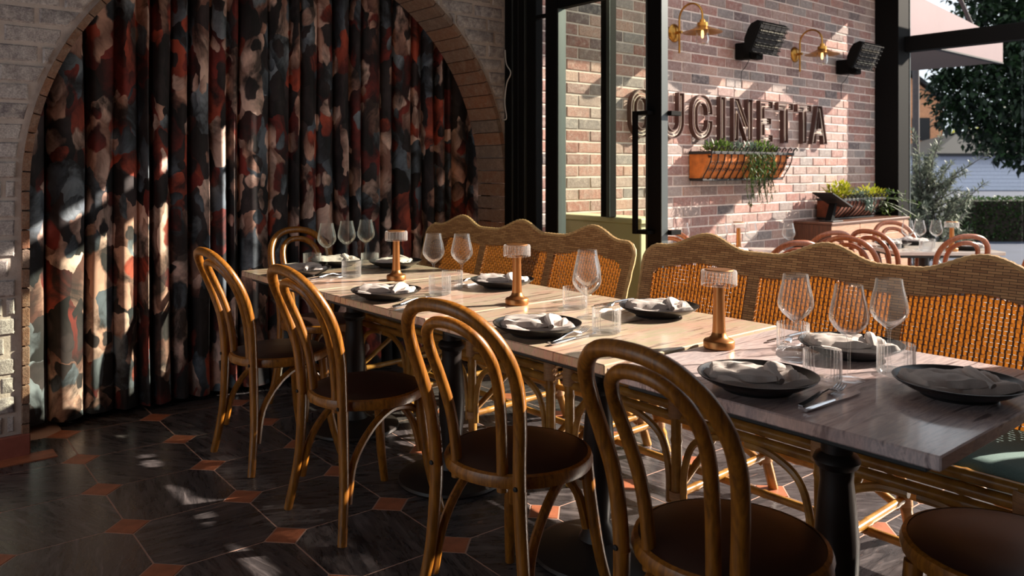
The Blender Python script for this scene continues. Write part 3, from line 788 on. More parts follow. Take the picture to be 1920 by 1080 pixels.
def basket(root, L, R, H, bars, liner_mat, scrolls=True):
    """half-round iron trough basket with liner; local x along the wall, -y out, z up, back at y=0"""
    prof = [(0.0, 0.0)] + [(-R * math.sin(a), H - H * math.cos(a)) for a in [PI / 2 * k / 8 for k in range(9)]]
    prof = [(-R * (0.55 + 0.45 * math.sin(PI / 2 * k / 8)), H * k / 8) for k in range(9)]
    pr = [(0.0, 0.0)] + prof + [(0.0, H)]
    lin_ = MB(); n = len(pr); secs = 24
    vs = []
    for q in range(secs + 1):
        x = -L / 2 + L * q / secs; e = 1 - 0.18 * (abs(2 * q / secs - 1) ** 8)
        for p in pr: vs.append((x, p[0] * e * (1 + 0.03 * math.sin(q * 2.1)), p[1]))
    fs = [(q * n + i, q * n + i + 1, (q + 1) * n + i + 1, (q + 1) * n + i) for q in range(secs) for i in range(n - 1)]
    fs += [tuple(range(n))[::-1], tuple(secs * n + i for i in range(n))]
    lin_.add(vs, fs); obj('liner', lin_, liner_mat, root)
    obj('lip', MB().tube([(-L / 2, -R * 0.95, H), (L / 2, -R * 0.95, H)], 0.014, 8), liner_mat, root)
    def onbar(x, o=0.006): return [(x, (p[0] - o), p[1]) for p in prof]
    for q in range(bars):
        x = -L / 2 + L * q / (bars - 1)
        top = onbar(x); tp = top[-1]
        top = top + [(x, tp[1] - 0.02, tp[2] + 0.045), (x, tp[1] - 0.035, tp[2] + 0.06), (x, tp[1] - 0.05, tp[2] + 0.05), (x, tp[1] - 0.042, tp[2] + 0.036)]
        b = obj('iron_bar', MB().tube(smooth_pts([(x, 0, 0.0)] + top, 2), 0.0055, 6), 'iron', root)
    obj('iron_rim', MB().cbox(-L / 2 - 0.012, L / 2 + 0.012, -R - 0.02, -R - 0.006, H - 0.002, H + 0.022, 0.002), 'iron', root, False)
    obj('iron_rim', MB().cbox(-L / 2 - 0.012, -L / 2, -R - 0.01, 0, H - 0.002, H + 0.022, 0.002), 'iron', root, False)
    obj('iron_rim', MB().cbox(L / 2, L / 2 + 0.012, -R - 0.01, 0, H - 0.002, H + 0.022, 0.002), 'iron', root, False)
    obj('iron_base', MB().cbox(-L / 2, L / 2, -R * 0.62, 0.0, -0.018, 0.0, 0.003), 'iron', root, False)
    if scrolls:
        gap = L / (bars - 1)
        for q in range(bars - 1):
            for zc in (0.36, 0.62):
                for sg in (-1, 1):
                    cx = -L / 2 + gap * (q + 0.5) + sg * gap * 0.22; zz = H * zc; yy = -R * (0.55 + 0.45 * math.sin(PI / 2 * zc)) - 0.008
                    pts = [(cx + sg * 0.016 * (1 - k / 14) * math.cos(k * 0.62), yy, zz + 0.018 * (1 - k / 14) * math.sin(k * 0.62)) for k in range(11)]
                    obj('scroll', MB().tube(pts, 0.003, 4), 'iron', root)
    obj('soil', MB().box(-L / 2 + 0.01, L / 2 - 0.01, -R * 0.9, -0.01, H - 0.03, H - 0.01), 'soil', root, False)
r = random.Random(5)
pb = thing('planter_basket', 'terracotta-lined iron basket planter hung on the brick wall under the sign', 'planter', (5.84, YW - 0.006, 1.165))
basket(pb, 1.18, 0.21, 0.20, 14, 'terracotta')
for x, n, nm, mt in ((-0.33, 260, 'leafy_clump', 'leaf_green'), (0.28, 240, 'leafy_clump', 'leaf_green')):
    m = MB(); clump(m, (x, -0.12, 0.19), (0.19, 0.09, 0.085), n, 0.06, 0.016, r, 0.6); obj(nm, m, mt, pb)
m = MB(); clump(m, (0.0, -0.13, 0.19), (0.34, 0.09, 0.11), 420, 0.05, 0.014, r, 0.3); obj('blue_foliage', m, 'leaf_blue', pb)
m = MB()
for q in range(34):
    x = r.gauss(0.05, 0.13); y = -0.235 - r.uniform(0, 0.02); L = r.uniform(0.15, 0.46); p = Vector((x, y, 0.21))
    pts = [p + Vector((0.02 * math.sin(k * 0.9 + q), -0.012 * math.sin(k), -L * k / 7)) for k in range(8)]
    m.tube(pts, 0.0028, 4)
    for k in range(int(L * 90)):
        tt = r.random() * 6.9; a = pts[int(tt)]; leaf(m, a + Vector((0, 0, -L / 7 * (tt % 1))), rdir(r) + Vector((0, 0, -0.9)), 0.035, 0.007)
obj('trailing_stems', m, 'leaf_green', pb)

# ------------------------------------------------------------------ sideboard on the patio with copper planter and tablet stand
PZ = -0.12
CX0, CX1, CY0 = 6.83, 8.40, 3.63
cn = thing('sideboard', 'low pale timber sideboard with a dark end panel against the brick wall', 'sideboard', ((CX0 + CX1) / 2, 3.8, PZ))
hw = (CX1 - CX0) / 2; y0 = CY0 - 3.8; y1 = 0.19; HT = 0.755 - PZ
obj('end_panel', MB().cbox(-hw, -hw + 0.03, y0, y1, 0, HT - 0.02, 0.003), 'dark_wood', cn, False)
obj('carcass', MB().box(-hw + 0.03, hw, y0 + 0.02, y1, 0, HT - 0.02), 'counter_wood', cn, False)
npl = 7; ph = (HT - 0.02) / npl
for q in range(npl): 
    for a, b in ((-hw + 0.004, -0.25), (-0.245, hw)):
        obj('plank', MB().cbox(a, b, y0 - 0.002, y0 + 0.02, q * ph + 0.002, (q + 1) * ph - 0.002, 0.003), 'counter_wood', cn, False)
obj('worktop', MB().cbox(-hw - 0.01, hw + 0.01, y0 - 0.015, y1, HT - 0.02, HT, 0.003), 'dark_wood', cn, False)
for q in range(3): obj('brass_handle', MB().lathe([(0.001, 0.03), (0.02, 0.025), (0.024, 0.008), (0.012, 0)], 12), 'brass', cn, True, (-0.30 + 0.18 * q, y0 - 0.002, HT - 0.17), (PI / 2, 0, 0))
cp = thing('copper_planter', 'copper trough planter with lime green foliage on the sideboard', 'planter', (7.62, 3.97, 0.775))
basket(cp, 0.84, 0.25, 0.165, 12, 'copper_pot', False)
m = MB(); clump(m, (-0.25, -0.14, 0.17), (0.22, 0.1, 0.15), 420, 0.06, 0.02, r, 0.5); clump(m, (0.30, -0.16, 0.16), (0.26, 0.12, 0.12), 300, 0.06, 0.018, r, 0.4)
obj('lime_foliage', m, 'leaf_lime', cp)
m = MB(); clump(m, (0.0, -0.2, 0.16), (0.2, 0.1, 0.12), 240, 0.05, 0.014, r, 0.2)
for q in range(16):
    x = r.uniform(0.0, 0.2); pts = [(x + 0.01 * math.sin(k + q), -0.27, 0.18 - 0.02 * k) for k in range(7)]; m.tube(pts, 0.003, 4)
    for k in range(14): leaf(m, (x, -0.27, 0.18 - 0.12 * r.random()), rdir(r), 0.03, 0.012)
obj('silver_foliage', m, 'leaf_blue', cp)
m = MB()
for q in range(9):
    p = Vector((0.45, -0.12, 0.16)); d = Vector((0.28 + r.uniform(-0.1, 0.2), -0.1 + r.uniform(-0.2, 0.1), r.uniform(-0.1, 0.22)))
    pts = [p + d * (k / 6) + Vector((0, 0, -0.12 * (k / 6) ** 2)) for k in range(7)]; m.tube(pts, 0.003, 4)
    for k in range(20): a = pts[r.randrange(2, 7)]; leaf(m, a, rdir(r), 0.05, 0.012)
obj('arching_stems', m, 'leaf_green', cp)
ts = thing('tablet_stand', 'dark tilted tablet stand on the near end of the sideboard', 'tablet stand', (6.99, 3.73, 0.755))
obj('base', MB().cbox(-0.07, 0.12, -0.07, 0.07, 0, 0.012, 0.003), 'iron', ts, False)
obj('arm', MB().prism([(-0.03, 0.01), (0.03, 0.01), (0.085, 0.17), (0.05, 0.17)], lambda p: (p[0], 0.03, p[1]), lambda p: (p[0], -0.03, p[1])), 'black_metal', ts, False)
obj('screen', MB().prism([(-0.13, 0.265), (-0.128, 0.275), (0.24, 0.142), (0.235, 0.128)], lambda p: (p[0], 0.10, p[1]), lambda p: (p[0], -0.10, p[1])), 'iron', ts, False)

# ------------------------------------------------------------------ patio post, beam, glass screen
pst = thing('corner_post', 'thick black corner post at the end of the brick wall', 'post', (8.58, 3.87, PZ))
obj('shaft', MB().cbox(-0.14, 0.13, -0.12, 0.125, 0, 3.9, 0.004), 'black_metal', pst, False)
obj('edge_strip', MB().box(0.118, 0.132, -0.126, -0.121, 0, 3.9), 'edge_metal', pst, False)
bm = thing('patio_beam', 'black horizontal beam running out from the corner post', 'beam', (8.64, 2.5, 2.48))
obj('beam', MB().cbox(-0.06, 0.07, -2.5, 1.25, 0, 0.16, 0.004), 'black_metal', bm, False)
gs = thing('glass_screen', 'clear glass screen under the black patio beam', 'glass screen', (8.68, 2.5, PZ))
for q in range(3): obj('pane', MB().box(-0.005, 0.005, -1.9 + q * 1.05, -0.86 + q * 1.05, 0.02, 2.6), 'glass_screen', gs, False)
struct('patio_floor', MB().box(4.0, 9.2, -6, 4.3, -0.3, PZ), 'patio_floor', 'paved patio floor')

# ------------------------------------------------------------------ street
struct('ground', MB().box(9.2, 95, -60, 60, -0.6, -0.2), 'asphalt', 'grey road and pavement beyond the patio')
cnp = thing('street_canopy', 'pale pink boxed canopy of the neighbouring building beyond the beam', 'canopy', (12.4, 5.6, 3.0))
pf = [(-2.4, 0.0), (2.4, 0.0), (2.4, 0.40), (1.36, 0.49), (-0.59, 0.65), (-2.4, 0.82)]
obj('fascia', MB().prism(pf, lambda p: (p[0], -0.68, p[1]), lambda p: (p[0], -0.73, p[1])), 'pink_fascia', cnp, False)
obj('soffit', MB().box(-2.4, 2.4, -0.68, 2.5, 0.012, 0.05), 'brown_soffit', cnp, False)
obj('trim', MB().box(-2.4, 2.4, -0.74, -0.66, -0.012, 0.0115), 'iron', cnp, False)
obj('stay_rod', MB().tube([(1.36, -0.66, 0.45), (0.55, -0.5, 1.5)], 0.03, 8), 'pole_grey', cnp)
obj('roof', MB().prism([(-2.4, 0.06), (2.4, 0.06), (2.4, 0.38), (-2.4, 0.78)], lambda p: (p[0], 2.5, p[1]), lambda p: (p[0], -0.67, p[1])), 'pink_fascia', cnp, False)
x, y = rd(0.518 * 20, 20)
pl = thing('utility_pole', 'grey timber street pole behind the olive shrub', 'pole', (x, y, -0.2)); obj('shaft', MB().tube([(0, 0, 0), (0, 0, 9)], [0.085, 0.07], 10), 'pole_grey', pl); obj('crossarm', MB().box(-0.9, 0.9, -0.06, 0.06, 8.3, 8.45), 'pole_grey', pl, False)

def rotp(mb, a): 
    c, s = math.cos(a), math.sin(a); mb.v = [(p[0] * c - p[1] * s, p[0] * s + p[1] * c, p[2]) for p in mb.v]; return mb
# white garage: local x along camera right, local y along depth
x, y = rd(37, 52)
gh = thing('white_garage', 'white painted building with a dark hipped roof behind the hedge', 'building', (x, y, -0.2), ROT_P)
obj('wall', MB().box(-8.5, 16, 0, 9, 0, 2.35), 'white_wall', gh, False)
for q in range(9): obj('board', MB().box(-8.5, 16, -0.05, 0.0, 0.25 * q + 0.01, 0.25 * q + 0.235), 'white_wall', gh, False)
obj('roof', MB().add([(-9.3, -0.6, 2.35), (16.5, -0.6, 2.35), (16.5, 9.6, 2.35), (-9.3, 9.6, 2.35), (-4.6, 4.5, 4.1), (14, 4.5, 4.1)], [(0, 1, 5, 4), (1, 2, 5), (2, 3, 4, 5), (3, 0, 4), (3, 2, 1, 0)]), 'roof_tile', gh, False)
obj('gutter', MB().box(-9.3, 16.5, -0.75, -0.6, 2.25, 2.42), 'iron', gh, False)
x, y = rd(32.0, 62)
oh = thing('orange_house', 'distant orange brick gable house behind the pole', 'house', (x, y, -0.2), ROT_P)
obj('wall', MB().prism([(-5, 0), (2.2, 0), (2.2, 6.6), (-1.4, 9.4), (-5, 6.6)], lambda p: (p[0], 8, p[1]), lambda p: (p[0], 0, p[1])), 'orange_house', oh, False)
obj('roof', MB().prism([(-1.4, 9.5), (2.9, 6.15), (2.9, 6.5), (-1.4, 9.9), (-5.7, 6.5), (-5.7, 6.15)], lambda p: (p[0], 8.4, p[1]), lambda p: (p[0], -0.4, p[1])), 'roof_tile', oh, False)
obj('window', MB().box(-0.2, 1.2, -0.05, 0.05, 3.6, 5.4), 'iron', oh, False)

def tree(name, label, cx, cy, blobs, nl, L, W, mat, seed, trunk=None, cat='tree'):
    r = random.Random(seed); t = thing(name, label, cat, (cx, cy, -0.2)); m = MB()
    tot = sum(b[3] ** 2 for b in blobs)
    for bx, by, bz, br in blobs:
        for _ in range(int(nl * br * br / tot)):
            d = rdir(r); q = br * (r.random() ** 0.35) * (1 + 0.25 * noise.noise(d * 2.3 + Vector((bx, by, bz)))); leaf(m, Vector((bx, by, bz)) + d * q, d * 0.5 + rdir(r) + Vector((0, 0, -0.3)), L * r.uniform(0.6, 1.3), W * r.uniform(0.7, 1.3), 0.1)
    f = obj('foliage', m, mat, t); f['kind'] = 'stuff'
    if trunk:
        for k, (pts, rr) in enumerate(trunk): obj('trunk' if k == 0 else 'branch', MB().tube(smooth_pts(pts, 4), rr, 8), 'pole_grey', t)
    return t
def rel(r, d, z, c): x, y = rd(r, d); return (x - c[0], y - c[1], z + 0.2)
def pxr(px, py, d): return ((px - 947.6) / FPX * d, d, 1.25 - (py - 315.5) / FPX * d)
c = rd(15.5, 25)
bl = []
for px, py, d, br in ((1800, 110, 25, 1.0), (1860, 60, 25, 1.25), (1930, 40, 26, 1.6), (1870, 150, 24, 1.3), (1800, 180, 25, 0.95), (1940, 150, 25, 1.5), (1900, 230, 25, 1.05), (1840, 225, 26, 0.8), (1790, 215, 25, 0.6), (2000, 100, 25, 2.4), (1960, 250, 24, 0.9), (1830, 20, 26, 0.6), (1880, 268, 24, 0.65), (1925, 280, 24, 0.7), (1835, 255, 25, 0.5), (1765, 160, 25, 0.55), (1880, -60, 26, 1.7), (2000, -80, 26, 2.6)):
    a = pxr(px, py, d); bl.append(rel(a[0], a[1], a[2], c) + (br,))
tree('street_tree', 'large dark leafy street tree overhanging the road', c[0], c[1], bl, 21000, 0.24, 0.13, 'leaf_dark', 3, [([rel(17.4, 25, -0.2, c), rel(17.5, 25, 2.0, c), rel(17.2, 25, 4.5, c)], 0.22), ([rel(17.4, 25, 2.4, c), rel(16.2, 25, 3.6, c), rel(14.6, 25, 5.3, c)], 0.07), ([rel(17.3, 25, 2.0, c), rel(16.3, 25, 2.8, c), rel(15.2, 25, 3.6, c)], 0.06)])
c = rd(43.0, 78); bl = []
for px, py, br in ((1790, 268, 0.9), (1830, 262, 1.0), (1870, 268, 0.9), (1760, 272, 0.6)):
    a = pxr(px, py, 78); bl.append(rel(a[0], a[1], a[2], c) + (br * 1.5,))
tree('sunlit_tree', 'sunlit yellow green tree behind the dark roof', c[0], c[1], bl, 2600, 0.3, 0.18, 'leaf_lime', 4, [([rel(44.0, 78, -0.2, c), rel(44.2, 78, 2.6, c)], 0.15)])
# hedge
hx, hy = rd(10.9, 16.0)
hg = thing('hedge', 'clipped dark green box hedge in front of the white building', 'hedge', (hx, hy, -0.2), ROT_P)
m = MB(); r = random.Random(21)
obj('core', MB().box(-1.66, 4.0, -0.3, 0.6, 0, 0.80), 'soil', hg, False)
for _ in range(9000):
    q = r.random()
    if q < 0.62: p = (r.uniform(-1.7, 4), -0.32 + r.uniform(-0.03, 0.03), r.uniform(0, 0.84))
    elif q < 0.9: p = (r.uniform(-1.7, 4), r.uniform(-0.32, 0.6), 0.83 + r.uniform(-0.03, 0.02))
    else: p = (-1.69 + r.uniform(-0.03, 0.03), r.uniform(-0.32, 0.6), r.uniform(0, 0.84))
    leaf(m, p, rdir(r) + Vector((0, -0.3, 0.3)), 0.06, 0.035)
f = obj('foliage', m, 'leaf_hedge', hg); f['kind'] = 'stuff'
# olive shrub
ox, oy = rd(5.65, 10.6)
ol = thing('olive_shrub', 'silvery olive shrub growing just beyond the black corner post', 'shrub', (ox, oy, -0.2))
r = random.Random(33); m = MB()
obj('trunk', MB().tube(smooth_pts([(0, 0, 0), (-0.03, 0.02, 0.5), (0.0, 0, 1.0), (0.03, 0, 1.5)], 4), [0.035] * 13, 8), 'pole_grey', ol)
for q in range(84):
    a = r.uniform(-0.9, 1.0); base = Vector((SA, -CA, 0)) * r.uniform(-0.25, 0.2) + Vector((0, 0, r.uniform(0.1, 1.2)))
    dirv = Vector((SA, -CA, 0)) * (r.uniform(-0.55, 0.85)) + Vector((CA, SA, 0)) * r.uniform(-0.5, 0.5) + Vector((0, 0, r.uniform(0.25, 1.15)))
    L = r.uniform(0.5, 1.05); pts = [base + dirv * (L * k / 7) - Vector((0, 0, 0.08 * (k / 7) ** 2)) for k in range(8)]
    obj('branch', MB().tube(pts, [0.011 - 0.001 * k for k in range(8)], 5), 'pole_grey', ol)
    for k in range(90):
        t_ = r.uniform(0.8, 7); i_ = min(6, int(t_)); p = pts[i_].lerp(pts[i_ + 1], t_ - i_); leaf(m, p, dirv.normalized() * 0.6 + rdir(r), r.uniform(0.06, 0.11), 0.017)
f = obj('foliage', m, 'leaf_olive', ol); f['kind'] = 'stuff'

# ------------------------------------------------------------------ tables
TX0, TY0, TW = 1.473, 0.581, 0.80
TZ = 0.75
def make_table(name, mat, label, group, loc, rz=0.0, top=0.028):
    t = thing(name, label, 'table', loc, rz, group)
    obj('tabletop', MB().cbox(-0.3985, 0.3985, -0.399, 0.399, TZ - top, TZ, 0.003), mat, t, False)
    obj('underframe', MB().cbox(-0.36, 0.36, -0.36, 0.36, TZ - top - 0.022, TZ - top, 0.003), 'under_frame', t, False)
    obj('column', MB().lathe([(0.037, 0.70), (0.037, 0.56), (0.05, 0.553), (0.056, 0.54), (0.05, 0.526), (0.041, 0.52), (0.039, 0.49), (0.045, 0.44), (0.053, 0.34), (0.05, 0.25), (0.04, 0.15), (0.036, 0.11), (0.05, 0.085), (0.055, 0.07), (0.07, 0.045)], 24), 'column_black', t)
    obj('base', MB().lathe([(0.001, 0.06), (0.06, 0.055), (0.12, 0.035), (0.19, 0.026), (0.212, 0.018), (0.216, 0.008), (0.212, 0.0), (0.001, 0.0)], 40), 'column_black', t)
    return t
tl = ['nearest', 'second', 'third', 'farthest']
lab = ['grey pink marble pedestal table nearest the viewer, its free corner in view', 'striped pink marble pedestal table, second in the row from the viewer', 'striped pink marble pedestal table, third in the row from the viewer', 'pale pink marble pedestal table at the curtain end of the row']
for q in range(4):
    make_table('pedestal_table', 'marble_grey' if q == 0 else 'marble_pink', lab[q], 'indoor dining tables in a row', (TX0 + 0.4 + 0.004 * (q % 2), TY0 + 0.4 + q * 0.8 + 0.008 * q, -0.006 if q == 0 else 0))

# ------------------------------------------------------------------ bentwood chairs
def make_chair(name, woodm):
    t = thing(name, '', 'chair', (0, 0, 0))
    obj('seat_frame', MB().lathe([(0.10, 0.418), (0.195, 0.418), (0.208, 0.424), (0.211, 0.440), (0.206, 0.454), (0.196, 0.458)], 40), woodm, t)
    obj('seat_pad', MB().lathe([(0.0005, 0.470), (0.12, 0.468), (0.18, 0.462), (0.200, 0.455)], 40), 'seat_leather', t)
    hoop = [(-0.182, 0.146, 0.40), (-0.186, 0.149, 0.50), (-0.196, 0.158, 0.60), (-0.220, 0.171, 0.69), (-0.250, 0.172, 0.765), (-0.286, 0.152, 0.832), (-0.316, 0.108, 0.880), (-0.332, 0.055, 0.902), (-0.336, 0, 0.907)]
    full = hoop + [(p[0], -p[1], p[2]) for p in hoop[-2::-1]]
    obj('back_hoop', MB().tube(smooth_pts(full, 5), 0.0180, 12), woodm, t)
    inn = [(-0.170, 0.080, 0.41), (-0.174, 0.082, 0.50), (-0.188, 0.090, 0.60), (-0.214, 0.102, 0.69), (-0.245, 0.106, 0.762), (-0.278, 0.088, 0.820), (-0.299, 0.048, 0.851), (-0.304, 0, 0.859)]
    full = inn + [(p[0], -p[1], p[2]) for p in inn[-2::-1]]
    obj('inner_hoop', MB().tube(smooth_pts(full, 5), 0.0155, 12), woodm, t)
    for s in (1, -1):
        pts = smooth_pts([(-0.182, 0.146 * s, 0.43), (-0.182, 0.150 * s, 0.34), (-0.188, 0.166 * s, 0.18), (-0.213, 0.196 * s, 0.0)], 5)
        obj('leg', MB().tube(pts, [0.0195 - 0.004 * k / 15 for k in range(16)], 10), woodm, t)
        pts = smooth_pts([(0.138, 0.138 * s, 0.42), (0.148, 0.148 * s, 0.30), (0.168, 0.166 * s, 0.14), (0.20, 0.19 * s, 0.0)], 5)
        obj('leg', MB().tube(pts, [0.0205 - 0.005 * k / 15 for k in range(16)], 10), woodm, t)
        br = smooth_pts([(-0.172, 0.165 * s, 0.12), (-0.145, 0.155 * s, 0.25), (-0.075, 0.148 * s, 0.345), (0.01, 0.138 * s, 0.395), (0.085, 0.128 * s, 0.392), (0.128, 0.128 * s, 0.372)], 5)
        obj('brace', MB().tube(br, 0.0135, 8), woodm, t)
        br = smooth_pts([(0.145, 0.135 * s, 0.22), (0.128, 0.115 * s, 0.32), (0.10, 0.07 * s, 0.385), (0.085, 0.03 * s, 0.402)], 5)
        obj('brace', MB().tube(br, 0.0135, 8), woodm, t)
    for s in (1, -1):
        b = MB().lathe([(0.0005, 0.004), (0.006, 0.003), (0.007, 0)], 8); b.v = [(-0.201 - p[2], 0.147 * s + p[0], 0.44 + p[1]) for p in b.v]; obj('bolt', b, 'iron', t)
    return t
CXC = 1.462
ch = make_chair('bentwood_chair', 'bentwood'); ch['group'] = 'bentwood chairs at the indoor tables'
ch.location = (CXC, 1.005, 0); ch['label'] = 'bentwood hoop-back chair nearest the viewer, in front of the near marble table'
dup(ch, 'bentwood hoop-back chair third from the curtain, beside the second table', (CXC, 1.705, 0), 0.20)
dup(ch, 'bentwood hoop-back chair second from the curtain', (CXC, 2.56, 0), 0.03)
dup(ch, 'bentwood hoop-back chair nearest the curtain on the viewer side', (CXC, 3.325, 0), 0.03)
dup(ch, 'bentwood chair at the far head of the table, back against the curtain', (1.92, 3.83, 0), -PI / 2)
dup(ch, 'bentwood chair at the near head of the table, only its dark round seat in view', (1.872, 0.60, 0), PI / 2)

# ------------------------------------------------------------------ rattan benches
def bamboo_tube(pts, r, n=10):
    """pole with swollen joints"""
    P = [Vector(p) for p in pts]; out = []; rs = []; acc = 0.0; nxt = 0.09 + random.random() * 0.08
    Q_ = []
    for i in range(len(P) - 1):
        L = (P[i + 1] - P[i]).length; st = max(1, int(L / 0.012))
        for k in range(st): Q_.append(P[i].lerp(P[i + 1], k / st))
    Q_.append(P[-1]); d = 0.0
    for i, p in enumerate(Q_):
        if i: d += (p - Q_[i - 1]).length
        ph = (d - nxt) / 0.19; e = abs(ph - round(ph)) * 0.19
        rs.append(r * (1.0 + (0.14 if e < 0.007 else 0.0) - 0.0)); out.append(p)
    # thin out straight points
    keep = [0]
    for i in range(1, len(out) - 1):
        if abs(rs[i] - rs[i - 1]) > 1e-6 or abs(rs[i] - rs[i + 1]) > 1e-6 or (i % 6 == 0): keep.append(i)
    keep.append(len(out) - 1)
    return MB().tube([out[i] for i in keep], [rs[i] for i in keep], n)
BL = 1.64
def bench_top(y):
    t = y / BL; b = 0.918
    for c in (0.185, 0.5, 0.815):
        u = abs(t - c) / 0.125
        if u < 1: b += 0.056 * (0.5 + 0.5 * math.cos(PI * u)) ** 1.1
    e = min(y, BL - y); R = 0.075
    if e < R: b = b - R + math.sqrt(max(0, R * R - (R - e) ** 2))
    return b
def bsurf(y, z, off=0.0):
    k = (z - 0.45) / 0.5
    yy = BL / 2 + (y - BL / 2) * (0.965 + 0.035 * max(0, min(1, k)))
    x = 0.375 + 0.15 * k + off
    x -= 0.02 * (abs(2 * y / BL - 1) ** 6)
    return (x, yy, z)
def make_bench():
    t = thing('rattan_bench', '', 'bench', (0, 0, 0), 0, 'rattan benches along the window side')
    ZB = 0.44; SB = 0.062
    def ptop(y): 
        e = min(y - SB, BL - SB - y); c = 0.03 * max(0, 1 - e / 0.05) ** 2 if e < 0.05 else 0
        # inner edge follows the wave more softly
        return min(0.875, 0.5 * (bench_top(max(0.08, min(BL - 0.08, y))) - 0.085) + 0.5 * 0.838) - c
    def patch(ya, yb, z0, z1, ny, nz, th=0.016):
        m = MB(); vs = []; 
        for side in (-th / 2, th / 2):
            for j in range(nz + 1):
                for i in range(ny + 1):
                    y = ya + (yb - ya) * i / ny; a = z0(y); b = z1(y); vs.append(bsurf(y, a + (b - a) * j / nz, side))
        N = (ny + 1) * (nz + 1); W = ny + 1; fs = []
        for j in range(nz):
            for i in range(ny):
                a = j * W + i; fs.append((a, a + W, a + W + 1, a + 1)); a += N; fs.append((a, a + 1, a + W + 1, a + W))
        for i in range(ny): fs.append((i, i + 1, N + i + 1, N + i)); a = nz * W + i; fs.append((a, N + a, N + a + 1, a + 1))
        for j in range(nz): a = j * W; fs.append((a, N + a, N + a + W, a + W)); a += ny; fs.append((a, a + W, N + a + W, N + a))
        m.add(vs, fs); return m
    obj('top_border', patch(0.004, BL - 0.004, lambda y: min(ptop(max(SB, min(BL - SB, y))), bench_top(y) - 0.003), bench_top, 110, 4), 'rattan_dense', t)
    for ya in (0.004, BL - SB): obj('side_border', patch(ya, ya + SB - 0.004, lambda y: ZB, lambda y: min(ptop(max(SB, min(BL - SB, y))), bench_top(y) - 0.003) , 5, 10), 'rattan_dense', t)
    for c in (BL / 3, 2 * BL / 3): obj('back_rib', patch(c - 0.024, c + 0.024, lambda y: ZB, lambda y: ptop(y) + 0.002, 3, 8, 0.02), 'rattan_dense', t)
    # binding along the edge
    edge = [bsurf(0.004, ZB + (bench_top(0.004) - ZB) * k / 12) for k in range(12)] + [bsurf(y, bench_top(y)) for y in [0.004 + (BL - 0.008) * k / 150 for k in range(151)]] + [bsurf(BL - 0.004, ZB + (bench_top(0.004) - ZB) * (11 - k) / 12) for k in range(12)]
    obj('edge_binding', MB().tube(edge, [0.0095 + 0.0022 * (k % 2) for k in range(len(edge))], 7), 'rattan_edge', t)
    # open weave: wefts wind over and under the warps
    wv = MB(); wp = MB(); sp = 0.0168; ny = int((BL - 2 * SB) / sp)
    for i in range(ny + 1):
        y = SB + (BL - 2 * SB) * i / ny; zt = ptop(y)
        for o_ in (-0.0052, 0.0052):
            a = [bsurf(y - 0.0019, ZB, o_), bsurf(y + 0.0019, ZB, o_), bsurf(y + 0.0019, zt, o_), bsurf(y - 0.0019, zt, o_)]
            wp.add(a, [(0, 1, 2, 3)])
    rows = int((0.89 - ZB) / 0.0125)
    for j in range(rows):
        z = ZB + 0.006 + j * 0.0125; run = []
        def flush(run):
            if len(run) > 1:
                vs = []
                for k, (y, o) in enumerate(run):
                    dz = random.uniform(-0.0006, 0.0006); vs += [bsurf(y, z - 0.0056 + dz, o), bsurf(y, z + 0.0056 + dz, o)]
                wv.add(vs, [(2 * k, 2 * k + 2, 2 * k + 3, 2 * k + 1) for k in range(len(run) - 1)])
        for i in range(ny + 1):
            y = SB + (BL - 2 * SB) * i / ny
            if z < ptop(y): run.append((y, 0.0042 if (i + j) % 2 else -0.0042))
            else: flush(run); run = []
            if i and i % 27 == 0: flush(run); run = [run[-1]] if run else []
        flush(run)
    o = obj('woven_panel', wv, 'rattan_open', t, False); o['kind'] = 'stuff'
    o = obj('warp_canes', wp, 'cane_dark', t, False); o['kind'] = 'stuff'
    # seat: cushion and bamboo apron
    cu = MB()
    def cf(side):
        def f(u, v):
            a = (2 * u - 1); b = (2 * v - 1); k = (1 - abs(a) ** 14) * (1 - abs(b) ** 6)
            return (0.225 + b * 0.205, BL / 2 + a * (BL / 2 - 0.02), 0.468 + side * (0.006 + 0.034 * max(0, k) ** 0.4))
        return f
    cu.grid(cf(1), 60, 16); n0 = len(cu.v); cu.grid(cf(-1), 60, 16); obj('seat_cushion', cu, 'cushion_teal', t)
    for x in (0.0, 0.43):
        for q, z in enumerate((0.472, 0.434, 0.396) if x == 0 else (0.44, 0.40)): obj('rail', bamboo_tube([(x + 0.003 * q, 0.01, z), (x + 0.003 * q, BL - 0.01, z)], 0.0165), 'bamboo', t)
    for y in (0.02, BL - 0.02):
        for z in (0.455, 0.41): obj('side_rail', bamboo_tube([(0.0, y, z), (0.43, y, z)], 0.016), 'bamboo', t)
    ys = [0.035, 0.035 + (BL - 0.07) / 3, 0.035 + 2 * (BL - 0.07) / 3, BL - 0.035]
    for i, y in enumerate(ys):
        obj('leg', bamboo_tube([(0.005, y, 0), (0.0, y, 0.478)], 0.0195), 'bamboo', t)
        obj('leg', bamboo_tube([(0.60, y, 0), (0.42, y, 0.45)], 0.0195), 'bamboo', t)
        obj('stretcher', bamboo_tube([(0.0, y, 0.13), (0.545, y, 0.14)], 0.014), 'bamboo', t)
        obj('diagonal_brace', bamboo_tube([(0.02, y, 0.15), (0.40, y, 0.40)], 0.013), 'bamboo', t)
        for (bx, bz, hgt) in ((0.0, 0.435, 0.075), (0.004, 0.13, 0.03)):
            obj('cane_wrap', MB().tube([(bx, y, bz - hgt / 2), (bx, y, bz + hgt / 2)], [0.0275, 0.0275], 12), 'rattan_wrap', t)
        obj('cane_wrap', MB().tube([(0.55, y, 0.12), (0.542, y, 0.165)], 0.025, 10), 'rattan_wrap', t)
